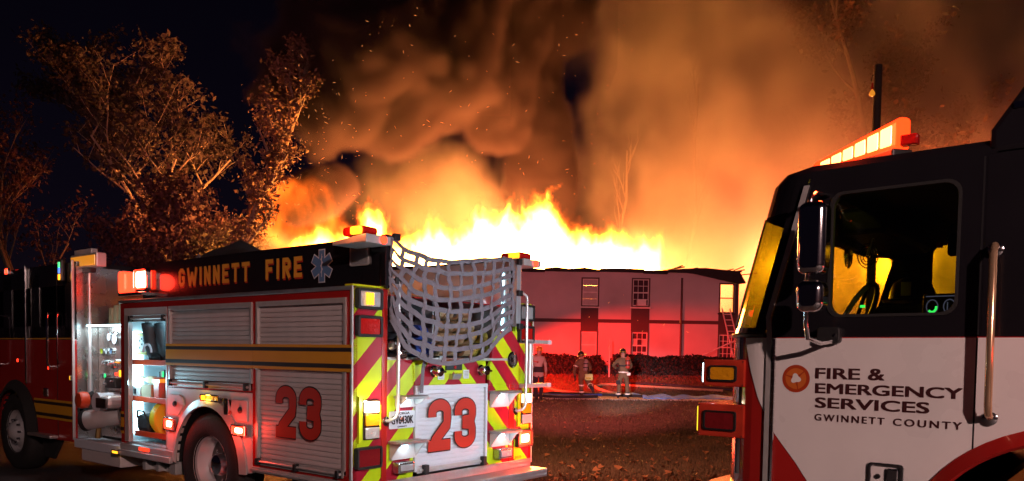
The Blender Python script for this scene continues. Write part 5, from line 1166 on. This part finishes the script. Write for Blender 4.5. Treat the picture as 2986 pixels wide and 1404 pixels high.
def leaf_quad(V_, F_, c, s_, rnd):
    a = Vector((rnd.gauss(0, 1), rnd.gauss(0, 1), rnd.gauss(0, 1))).normalized(); b = a.orthogonal().normalized(); ang = rnd.random()*6.28; b = b*cos(ang)+a.cross(b)*sin(ang)
    k = len(V_); d = a.cross(b)
    V_ += [tuple(c-b*s_), tuple(c+d*s_*.55+a*s_*.12), tuple(c+b*s_), tuple(c-d*s_*.55+a*s_*.12)]; F_.append((k, k+1, k+2, k+3))
def mesh_obj(name, V_, F_, mat, parent=None):
    me = bpy.data.meshes.new(name); me.from_pydata(V_, [], F_); me.materials.append(M[mat]); o = bpy.data.objects.new(name, me); COL.objects.link(o); o.parent = parent; return o
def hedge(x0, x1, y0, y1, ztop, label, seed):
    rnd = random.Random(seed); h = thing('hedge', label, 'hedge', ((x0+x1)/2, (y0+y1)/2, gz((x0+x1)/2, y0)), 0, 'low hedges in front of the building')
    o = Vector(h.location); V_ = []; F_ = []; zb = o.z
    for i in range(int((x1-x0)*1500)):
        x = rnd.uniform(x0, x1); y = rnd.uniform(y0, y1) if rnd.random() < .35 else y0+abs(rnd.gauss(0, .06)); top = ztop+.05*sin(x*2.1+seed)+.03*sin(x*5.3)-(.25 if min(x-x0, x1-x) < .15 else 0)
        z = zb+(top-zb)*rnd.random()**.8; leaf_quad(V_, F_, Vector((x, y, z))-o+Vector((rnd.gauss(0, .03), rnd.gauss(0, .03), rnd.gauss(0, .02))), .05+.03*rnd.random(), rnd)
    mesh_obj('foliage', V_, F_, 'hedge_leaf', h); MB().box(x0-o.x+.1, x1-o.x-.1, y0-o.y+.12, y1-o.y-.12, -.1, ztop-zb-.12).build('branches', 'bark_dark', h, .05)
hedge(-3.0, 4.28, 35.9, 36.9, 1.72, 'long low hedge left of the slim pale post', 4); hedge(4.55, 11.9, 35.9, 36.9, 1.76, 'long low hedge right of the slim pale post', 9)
def tree(name, label, base, height, spread, seed, leaf, bark, nleaf, lsize, lean=(0, 0), trunk_r=.28, first=.3, depth_=4, group='trees behind the engines', clump=.8, nb=9, upb=.35):
    rnd = random.Random(seed); t = thing(name, label, 'tree', base, 0, group); wood = MB(); tips = []
    def grow(p, d, l, r_, lev):
        n = 5 if lev == 0 else 4; pts = [p]; rs = [r_]
        for i in range(n):
            d = (d+Vector((rnd.gauss(0, .12), rnd.gauss(0, .12), rnd.gauss(0, .07)+(.05 if lev else 0)))).normalized(); p = p+d*l/n; pts.append(p); rs.append(r_*(1-.62*(i+1)/n))
        if r_ > .012: wood.tube(pts, rs, 7 if lev < 2 else 5)
        if lev >= depth_-2:
            for q in pts[1:]: tips.append(q)
        if lev < depth_-1:
            k = nb if lev == 0 else rnd.choice((3, 4, 5))
            for i in range(k):
                f = (first+(1-first)*(i+rnd.random())/k) if lev == 0 else .25+.75*(i+rnd.random())/k; idx = min(n-1, int(f*n)); fr = f*n-idx; q = pts[idx].lerp(pts[idx+1], fr)
                a = rnd.random()*6.28; side = Vector((cos(a), sin(a), 0)); dd = (side*(1-upb*.6)+Vector((0, 0, upb+.3*rnd.random()))+d*.35).normalized()
                ll = (spread*(1.05-.55*f) if lev == 0 else l*(.42+.25*rnd.random())); grow(q, dd, ll, max(.012, rs[idx]*(.55 if lev == 0 else .6)), lev+1)
    grow(Vector((0, 0, -.2)), Vector((lean[0], lean[1], 1)).normalized(), height, trunk_r, 0)
    wood.build('trunk', bark, t, smooth=True)
    if nleaf:
        V_ = []; F_ = []
        for i in range(nleaf):
            c = rnd.choice(tips); c = c+Vector((rnd.gauss(0, clump*.5), rnd.gauss(0, clump*.5), rnd.gauss(0, clump*.4))); leaf_quad(V_, F_, c, lsize*(.4+1.0*rnd.random()**2), rnd)
        mesh_obj('crown', V_, F_, leaf, t)
    return t
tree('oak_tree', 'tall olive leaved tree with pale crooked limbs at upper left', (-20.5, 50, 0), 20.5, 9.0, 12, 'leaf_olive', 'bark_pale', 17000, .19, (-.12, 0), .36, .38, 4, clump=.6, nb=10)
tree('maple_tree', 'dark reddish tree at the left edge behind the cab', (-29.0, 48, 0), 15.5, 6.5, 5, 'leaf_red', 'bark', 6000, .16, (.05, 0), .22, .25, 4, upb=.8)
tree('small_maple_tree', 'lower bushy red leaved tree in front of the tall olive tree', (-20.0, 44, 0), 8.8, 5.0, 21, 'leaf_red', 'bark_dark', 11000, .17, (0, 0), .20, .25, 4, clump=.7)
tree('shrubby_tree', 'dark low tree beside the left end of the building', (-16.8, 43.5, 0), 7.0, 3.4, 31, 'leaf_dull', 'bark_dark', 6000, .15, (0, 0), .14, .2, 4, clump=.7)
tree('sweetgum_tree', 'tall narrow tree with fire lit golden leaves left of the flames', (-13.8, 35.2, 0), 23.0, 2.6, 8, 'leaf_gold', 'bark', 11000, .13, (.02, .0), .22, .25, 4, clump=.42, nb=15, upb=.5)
tree('oak_tree', 'tall tree glowing in orange smoke above the right hand engine', (28.0, 53.0, 0), 27, 8.5, 17, 'leaf_rust', 'bark', 14000, .22, (-.02, 0), .30, .4, 4, 'trees in the smoke', clump=.9)
tree('bare_tree', 'bare tree trunk standing dimly in the orange smoke', (11.8, 56, 0), 21, 4.5, 41, None, 'bark', 0, .1, (.02, 0), .20, .35, 4, 'trees in the smoke', nb=8, upb=.9)
tree('bare_tree', 'bare forked tree in the dark gap of the smoke', (5.4, 57, 0), 17, 4.0, 43, None, 'bark', 0, .1, (0, 0), .18, .35, 4, 'trees in the smoke', nb=8, upb=.9)

# ================================================================ firefighters
pm('turnout', (0.15, 0.105, 0.055), 0.85, bump=0.4, bscale=60, var=0.25, vscale=6); pm('turnout_dark', (0.03, 0.028, 0.03), 0.85, bump=0.4); pm('skin_tone', (0.42, 0.24, 0.17), 0.6); pm('reflective', (0.9, 0.9, 0.75), 0.4); pm('vest_white', (0.45, 0.38, 0.32), 0.6); pm('vest_lime', (0.5, 0.75, 0.25), 0.5); pm('helmet_black', (0.02, 0.018, 0.016), 0.35); pm('helmet_orange', (0.7, 0.22, 0.03), 0.35); pm('tank_grey', (0.32, 0.27, 0.25), 0.4); pm('tank_red', (0.45, 0.05, 0.03), 0.4); pm('trousers_dark', (0.02, 0.02, 0.03), 0.85)
def person(label, loc, J, mats, rotz=0.0):
    """J: joint positions (x, y, z) of the pose; one continuous skinned body"""
    root = thing('person', label, 'person', loc, rotz, 'firefighters on the lawn')
    V_ = []; E_ = []; R_ = []
    def v(p, r_): V_.append(p); R_.append(r_); return len(V_)-1
    def chain(start, pts):
        for p, r_ in pts: k = v(p, r_); E_.append((start, k)); start = k
        return start
    pel = v(J['pelvis'], (.155, .125))
    ch = chain(pel, [(J['waist'], (.155, .115)), (J['chest'], (.185, .13)), (J['neck'], (.075, .075))])
    chest = 2
    hd = chain(ch, [(J['head'], (.10, .115)), (J['crown'], (.075, .085))])
    for s_ in 'LR':
        w_ = chain(chest, [(J['sh'+s_], (.085, .085)), (J['el'+s_], (.062, .062)), (J['wr'+s_], (.048, .048)), (J['ha'+s_], (.042, .028))])
        hp = Vector(J['ha'+s_]); d = (hp-Vector(J['wr'+s_])).normalized(); a = d.orthogonal().normalized(); b = d.cross(a)
        for f, (o_, ln) in enumerate(((-.033, .055), (-.011, .07), (.011, .065), (.033, .05))): chain(w_, [(tuple(hp+a*o_+d*.045), (.011, .011)), (tuple(hp+a*o_+d*(.045+ln)+b*.025), (.009, .009))])
        chain(w_, [(tuple(hp-a*.045+b*.02), (.012, .012)), (tuple(hp-a*.06+b*.035+d*.04), (.010, .010))])
        chain(pel, [(J['hip'+s_], (.115, .115)), (J['kn'+s_], (.085, .085)), (J['an'+s_], (.07, .07)), (J['to'+s_], (.06, .05))])
    me = bpy.data.meshes.new('body'); me.from_pydata(V_, E_, []); o = bpy.data.objects.new('body', me); COL.objects.link(o)
    sk = o.modifiers.new('skin', 'SKIN'); sub = o.modifiers.new('sub', 'SUBSURF'); sub.levels = 1; sub.render_levels = 1
    for i, r_ in enumerate(R_): me.skin_vertices[0].data[i].radius = r_
    me.skin_vertices[0].data[0].use_root = True
    dg = bpy.context.evaluated_depsgraph_get(); bm_ = bpy.data.meshes.new_from_object(o.evaluated_get(dg)); bpy.data.objects.remove(o)
    bm_.materials.clear()
    for k in ('coat', 'trousers', 'skin', 'boots', 'gloves'): bm_.materials.append(M[mats[k]])
    H_ = [Vector(J['haL']), Vector(J['haR'])]; F2 = [(Vector(J['anL']), Vector(J['toL'])), (Vector(J['anR']), Vector(J['toR']))]; hdp = Vector(J['head']); pz_ = J['pelvis'][2]
    for p in bm_.polygons:
        c = p.center; p.use_smooth = True; k = 0 if c.z > pz_-.12 else 1
        if (c-hdp).length < .24 and c.z > J['neck'][2]-.02: k = 2
        if min((c-h_).length for h_ in H_) < .14: k = 4
        if min(min((c-a).length, (c-b).length, (c-(a+b)/2).length) for a, b in F2) < .16: k = 3
        p.material_index = k
    b = bpy.data.objects.new('body', bm_); COL.objects.link(b); b.parent = root
    return root
def helmet(root, J, m_, dirx, tilt=0.0):
    c = Vector(J['head']); h_ = MB(); h_.lathe([(.125, 0), (.125, .02), (.12, .07), (.09, .13), (.04, .155), (0, .16)], (0, 0, 0), 'z', 16)
    br = []; n = 24
    for i in range(n):
        a = 2*pi*i/n; r_ = .155+.075*max(0, -cos(a)); br.append((r_*cos(a), r_*.92*sin(a)))
    h_.prism(br, 'z', -.012, .0)
    o = h_.build('helmet', m_, root, smooth=True); o.location = c+Vector((0, 0, .055)); o.rotation_euler = (tilt, 0, math.atan2(dirx[1], dirx[0]))
    MB().tube([(.11, 0, .04), (.06, 0, .145), (0, 0, .172), (-.07, 0, .145), (-.115, 0, .05)], .012, 6).build('crest', m_, o, smooth=True); MB().box(.12, .13, -.04, .04, .02, .11).build('front_shield', 'yellow_plastic', o); MB().tube([(.127*cos(2*pi*k/20), .127*sin(2*pi*k/20), .028) for k in range(20)], .008, 5, True).build('helmet_band', 'yellow_plastic', o)
def airpack(root, a, b, r_, m_, extra=None):
    a, b = Vector(a), Vector(b); d = (b-a).normalized()
    o = MB().tube([a-d*.02, a, a+d*.05, b-d*.05, b, b+d*.06], [r_*.4, r_*.8, r_, r_, r_*.75, r_*.3], 14).build('air_tank', m_, root, smooth=True)
    for f in (.3, .7): p = a.lerp(b, f); MB().tube([p-d*.02, p+d*.02], r_*1.06, 14).build('tank_strap', 'turnout_dark', o)
def band(root, p, d, r_, m_='reflective', hgt=.045, sq=.75):
    d = Vector(d).normalized(); p = Vector(p); a = d.orthogonal().normalized(); b_ = d.cross(a); n = 18; L_ = []; R2 = []
    for i in range(n+1): q = p+r_*(cos(2*pi*i/n)*a+sin(2*pi*i/n)*b_); L_.append(q-d*hgt/2); R2.append(q+d*hgt/2)
    MB().strip(L_, R2, .006).build('reflective_band', m_, root, smooth=True)
MT_ = dict(coat='turnout', trousers='turnout', skin='skin_tone', boots='turnout_dark', gloves='turnout_dark')
# second man: stepping, right foot kicked back, seen from behind
J2 = dict(pelvis=(.02, 0, .86), waist=(.02, -.02, 1.02), chest=(-.01, -.02, 1.24), neck=(-.04, .06, 1.44), head=(-.06, .12, 1.53), crown=(-.07, .14, 1.62), shL=(-.21, .02, 1.34), elL=(-.31, .02, 1.03), wrL=(-.28, .10, .80), haL=(-.27, .12, .71), shR=(.18, -.01, 1.34), elR=(.30, .10, 1.10), wrR=(.26, .26, 1.0), haR=(.25, .33, .99), hipL=(-.09, 0, .80), knL=(-.04, .05, .47), anL=(-.03, -.02, .10), toL=(-.10, .12, .04), hipR=(.11, 0, .80), knR=(.24, .04, .52), anR=(.33, -.30, .36), toR=(.37, -.36, .22))
P2 = person('firefighter stepping with one foot raised, air tank and pale lime pack on back', (2.62, 28.6, .135), J2, MT_); helmet(P2, J2, 'helmet_black', (-.5, .85), -.3)
airpack(P2, (.08, -.17, 1.02), (.10, -.15, 1.38), .085, 'tank_grey'); MB().box(.06, .36, -.22, -.08, .66, .90).build('waist_pack', 'vest_lime', P2, .03); MB().prism([(.10, .70), (.30, .70), (.30, .78), (.10, .78)], 'y', -.226, -.22).build('pack_panel', 'tape_lime', P2)
me = text_mesh('DOW', .055, .17, .03); lettering(me, 'print_black', P2, SIDE(.115, -.2275, .712))
band(P2, J2['knL'], (0, -.1, 1), .10); band(P2, (-.03, 0, .22), (0, 0, 1), .095); band(P2, (-.26, .02, 1.18), (.3, 0, 1), .085); band(P2, (.27, -.10, .46), (.3, -1, -.5), .10)
# third man: standing, legs apart, elbow out
J3 = dict(pelvis=(.0, 0, .93), waist=(.0, -.02, 1.08), chest=(.0, -.02, 1.32), neck=(-.02, .02, 1.54), head=(-.03, .06, 1.65), crown=(-.03, .07, 1.74), shL=(-.20, 0, 1.43), elL=(-.40, .02, 1.22), wrL=(-.25, .18, 1.12), haL=(-.17, .22, 1.13), shR=(.20, 0, 1.43), elR=(.31, .08, 1.18), wrR=(.22, .24, 1.1), haR=(.14, .27, 1.12), hipL=(-.10, 0, .87), knL=(-.15, .04, .50), anL=(-.16, 0, .11), toL=(-.18, .14, .05), hipR=(.10, 0, .87), knR=(.15, .04, .50), anR=(.18, 0, .11), toR=(.20, .14, .05))
P3 = person('firefighter standing with legs apart and red air tank on back', (4.13, 28.6, .135), J3, MT_); helmet(P3, J3, 'helmet_black', (-.2, 1), 0.0)
airpack(P3, (.13, -.17, 1.13), (.12, -.16, 1.52), .085, 'tank_red'); band(P3, (0, -.01, .98), (.0, 0, 1), .185); MB().box(.10, .24, -.19, -.10, .86, .97).build('belt_pouch', 'reflective', P3, .02); MB().box(-.28, -.12, -.10, -.06, .52, .68).build('knee_pouch', 'turnout_dark', P3, .02)
for s_ in (-1, 1): band(P3, (.17*s_, 0, .17), (0, 0, 1), .10)
band(P3, (.0, -.02, 1.22), (0, 0, 1), .20, 'turnout_dark', .05)
# first man: white vest, orange helmet, behind the ladder rungs
J1 = dict(pelvis=(.02, 0, .98), waist=(.0, 0, 1.13), chest=(-.03, 0, 1.38), neck=(-.01, .02, 1.60), head=(.02, .05, 1.71), crown=(.03, .06, 1.80), shL=(-.22, 0, 1.49), elL=(-.28, .12, 1.24), wrL=(-.12, .27, 1.16), haL=(-.04, .30, 1.17), shR=(.18, 0, 1.49), elR=(.26, .06, 1.22), wrR=(.27, .10, .98), haR=(.27, .12, .89), hipL=(-.09, 0, .92), knL=(-.10, .06, .52), anL=(-.06, 0, .10), toL=(-.05, .14, .05), hipR=(.11, 0, .92), knR=(.12, .02, .52), anR=(.10, 0, .10), toR=(.13, .13, .05))
P1 = person('firefighter in white vest and orange helmet beside the rear of the engine', (.93, 27.4, .09), J1, dict(coat='vest_white', trousers='trousers_dark', skin='skin_tone', boots='turnout_dark', gloves='skin_tone')); helmet(P1, J1, 'helmet_orange', (.8, .5))
band(P1, (-.12, -.0, 1.38), (.25, 0, 1), .165, 'tank_red', .05); band(P1, (.0, .0, 1.10), (0, 0, 1), .175, 'turnout_dark', .2)

# ================================================================ hoses on the walk
def hose(label, pts, r_, m_, group=None, flat=False):
    P = [Vector(p) for p in pts]; Q = []
    for i in range(len(P)-1):
        p0, p1, p2, p3 = P[max(0, i-1)], P[i], P[i+1], P[min(len(P)-1, i+2)]
        for k in range(8):
            t_ = k/8; Q.append(.5*((2*p1)+(p2-p0)*t_+(2*p0-5*p1+4*p2-p3)*t_*t_+(3*p1-p0-3*p2+p3)*t_**3))
    Q.append(P[-1])
    Q = [Vector((q.x, q.y, q.z+max(gz(q.x, q.y), .135 if 28.1 < q.y < 31 else 0)+(r_ if not flat else .02))) for q in Q]
    if flat:
        L_ = []; R2 = []
        for i, q in enumerate(Q):
            d = (Q[min(i+1, len(Q)-1)]-Q[max(i-1, 0)]); d.z = 0; d.normalize(); n = Vector((-d.y, d.x, 0)); w_ = r_*(1+.25*sin(i*.9)); L_.append(q-n*w_+Vector((0, 0, .02*sin(i*1.3)))); R2.append(q+n*w_+Vector((0, 0, .06+.04*sin(i*.7+1))))
        o = MB().strip(L_, R2, .03).build('fire_hose', m_, None, smooth=True)
    else: o = MB().tube(Q, r_, 8).build('fire_hose', m_, None, smooth=True)
    tag(o, label, 'hose', 'fire hoses on the walk')
hose('dark hose nearest the engine curving along the edge of the walk', [(-.5, 29.3, 0), (.8, 29.0, 0), (1.6, 28.3, 0), (2.4, 28.35, 0), (3.2, 28.9, 0)], .055, 'hose_dark'); hose('dark hose running straight across the walk behind the stepping man', [(-.5, 31.5, 0), (1.0, 31.2, 0), (2.6, 30.6, 0), (4.2, 30.0, 0), (5.2, 29.4, 0)], .055, 'hose_dark')
hose('blue hose curving behind the boot of the stepping man', [(-.2, 30.4, 0), (.9, 29.9, 0), (1.5, 29.3, 0), (2.3, 29.2, 0), (2.9, 29.8, 0), (3.6, 30.3, 0)], .05, 'hose_blue')
hose('tan hose looping back between the two tank wearing firefighters', [(1.3, 33.2, 0), (2.0, 32.2, 0), (3.2, 31.6, 0), (4.6, 31.3, 0), (3.9, 32.4, 0), (3.6, 33.2, 0), (4.2, 33.6, 0), (5.5, 33.4, 0), (9.0, 32.8, 0)], .055, 'hose_tan'); hose('dark hose lying on the lawn farthest back, running right', [(4.6, 33.9, 0), (6.5, 33.8, 0), (8.5, 33.3, 0), (10.5, 32.8, 0)], .05, 'hose_dark')
hose('pale blue flattened hose lying beyond the standing man', [(4.6, 30.3, 0), (5.6, 29.9, 0), (6.4, 29.6, 0), (7.4, 29.9, 0), (8.6, 30.1, 0), (9.8, 30.3, 0)], .22, 'hose_pale_blue', flat=True); hose('pale blue flattened hose along the near edge of the walk', [(4.9, 28.8, 0), (5.6, 28.75, 0), (6.3, 28.9, 0), (7.0, 29.2, 0), (8.2, 29.2, 0), (9.8, 29.1, 0)], .20, 'hose_pale_blue', flat=True)

# ================================================================ hose load in the bed of engine 23 (lies on the engine: things of their own)
def world(eng, x, y, z): return eng.matrix_basis @ Vector((x, y, z))
def hose_load(label, y0, y1, z0, z1, m_, rows):
    root = thing('hose_load', label, 'hose', (0, 0, 0), 0, 'folded hose in the bed of engine 23'); root.matrix_world = ENG.matrix_basis @ Matrix.Translation((-.35, y0, z0)); n = max(2, int((y1-y0)/.085)); k = 0
    rnd = random.Random(int(y0*100))
    for j in range(rows):
        for i in range(n):
            yy = (y1-y0)*(i+.5)/n; zz = (z1-z0)*(j+.5)/rows; h_ = (z1-z0)/rows*.46; dx = rnd.random()*.10
            fo = MB(); pr = [(-.7, -h_), (dx, -h_)] + [(dx+h_*1.2*sin(rad(a)), -h_*cos(rad(a))) for a in range(20, 180, 32)] + [(dx, h_), (-.7, h_), (-.7, h_*.55), (dx, h_*.55)] + [(dx+h_*.65*sin(rad(a)), h_*.55*cos(rad(a))) for a in (45, 90, 135)] + [(dx, -h_*.55), (-.7, -h_*.55)]
            fo.prism([(a, b) for a, b in pr], 'y', -.036, .036); o = fo.build('fold', m_, root); o.location = (0, yy+rnd.gauss(0, .006), zz)
    return root
hose_load('black hose load folded at the left side of the hose bed', .42, .95, Zr(-.02), Zr(.42), 'hose_dark', 3); hose_load('blue hose load folded in the middle of the hose bed', .97, 1.19, Zr(-.02), Zr(.28), 'hose_blue', 2); hose_load('tan hose load folded right of the bed divider', 1.24, 1.78, Zr(-.02), Zr(.46), 'hose_tan', 4); hose_load('yellow hose load folded against the far wall of the hose bed', 1.80, 2.06, Zr(-.02), Zr(.26), 'hose_yellow', 2)
nz_ = thing('nozzle', 'chrome hose nozzle at the left edge of the cargo net', 'nozzle'); nz_.matrix_world = ENG.matrix_basis @ Matrix.Translation((.02, .50, Zr(-.0)))
MB().lathe([(.02, -.3), (.032, -.2), (.032, -.02), (.05, .0), (.052, .06), (.04, .07), (.035, .02), (0, .02)], (0, 0, 0), 'x', 16).build('barrel', 'chrome', nz_, smooth=True); MB().lathe([(.03, -.3), (.036, -.25), (.036, .0), (.044, .02), (.03, .05), (0, .05)], (-.02, -.08, .07), 'x', 14).build('tip', 'brushed_steel', nz_, smooth=True)
cv = thing('tarp_roll', 'dark rolled tarpaulin lying on top of the hose bed edge', 'tarp'); cv.matrix_world = ENG.matrix_basis @ Matrix.Translation((-2.6, .5, Zr(.99)))
MB().tube([(-.5, 0, .01), (-.3, .02, .05), (0, 0, .06), (.25, .01, .09), (.38, 0, .06), (.6, 0, .0)], [.05, .06, .07, .085, .07, .04], 10).build('roll', 'dark_cloth', cv, smooth=True); MB().tube([(-.62, -.02, -.02), (-.5, -.03, .06), (-.42, -.03, .0)], .02, 8).build('strap', 'net_web', cv)
# ---- gear in the open locker
def gear(name, label, cat, x, y, z): t = thing(name, label, cat); t.matrix_world = ENG.matrix_basis @ Matrix.Translation((x, y, z)); return t
g = gear('rubber_boots', 'grey rubber boots standing on the top locker shelf', 'boots', -3.39, .14, Zr(-.128))
for dx, dy in ((-.06, 0), (.10, .06)):
    MB().tube([(dx-.10, dy, .42), (dx-.07, dy, .22), (dx-.02, dy, .08), (dx+.02, dy, .045)], [.085, .075, .065, .055], 12).build('boot', 'rubber_grey', g, smooth=True); MB().tube([(dx-.03, dy, .05), (dx+.08, dy, .05), (dx+.13, dy, .035)], [.055, .05, .03], 10).build('toe', 'black_plastic', g, smooth=True)
MB().tube([(-.06+.09*cos(rad(a)), -.08, .10+.09*sin(rad(a))) for a in range(0, 181, 20)], .012, 8).build('pull_loop', 'white_plate', g, smooth=True); MB().tube([(-.2, -.02, .40), (-.21, -.02, .47), (-.16, -.02, .47), (-.14, -.02, .40)], .01, 6).build('hook', 'black_plastic', g)
g = gear('gas_meter', 'yellow edged grey gas meter hanging at the locker wall', 'meter', -3.70, .14, Zr(-.05)); MB().box(-.12, .06, 0, .06, .03, .20).build('case', 'inner_grey', g, .01); MB().box(-.14, .08, -.005, .065, .20, .24).build('guard', 'yellow_plastic', g, .01); MB().box(-.14, .08, -.005, .065, -.01, .03).build('guard', 'yellow_plastic', g, .01)
for a, b in ((-.08, .15), (-.03, .11), (.02, .15), (-.03, .17), (-.08, .07), (.02, .07)): MB().box(a-.012, a+.012, -.004, .0, b-.01, b+.01).build('button', 'rubber_grey', g)
g = gear('cardboard_box', 'small tan box on the middle locker shelf', 'box', -3.47, .17, Zr(-.536)); MB().box(-.14, .08, -.1, .1, 0, .15).build('carton', 'cardboard', g, .006); MB().box(-.34, -.16, -.1, .05, 0, .13).build('tin', 'alu_trim', g, .006); MB().box(-.30, -.25, -.108, -.1, .04, .10).build('label_plate', 'print_black', g)
g = gear('straw_brush', 'straw whisk brush lying on top of the tan box', 'brush', -3.60, .17, Zr(-.385)); MB().prism([(-.12, .05), (.0, .01), (.14, .0), (.16, .03), (.10, .09), (.0, .09)], 'y', -.03, .03).build('bristles', 'hose_tan', g, .01); MB().tube([(-.10, 0, .05), (-.22, 0, .09)], .012, 6).build('handle', 'cardboard', g)
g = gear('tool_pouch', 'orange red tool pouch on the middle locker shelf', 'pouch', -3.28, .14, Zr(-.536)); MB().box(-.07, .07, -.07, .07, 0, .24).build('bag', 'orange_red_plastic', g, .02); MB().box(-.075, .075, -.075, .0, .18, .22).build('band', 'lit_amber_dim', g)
for k in range(4): MB().tube([(-.04+.03*k, 0, .2), (-.05+.035*k, 0, .30+.02*(k % 2))], .012, 6).build('tool_grip', ('black_plastic', 'white_plate', 'lit_green', 'black_plastic')[k], g)
g = gear('yellow_line', 'coil of bright yellow line on the bottom locker shelf', 'rope', -3.33, .20, Zr(-.92)); MB().tube([(.0, .0, .17), (.10, .0, .17)], [.185, .185], 24).build('drum', 'yellow_plastic', g, smooth=True)
for k in range(4): MB().tube([(.02+.025*k, .17*cos(2*pi*q/24), .17+.19*sin(2*pi*q/24)) for q in range(24)], .014, 6, True).build('turn', 'yellow_plastic', g, smooth=True)
g = gear('kit_bag', 'black kit bag on the bottom locker shelf', 'bag', -3.60, .20, Zr(-.92)); MB().box(-.14, .16, -.13, .13, 0, .2).build('bag', 'dark_cloth', g, .05); MB().tube([(-.1, -.13, .16), (-.05, -.15, .24), (.07, -.15, .24), (.12, -.13, .16)], .012, 6).build('handle', 'dark_cloth', g)
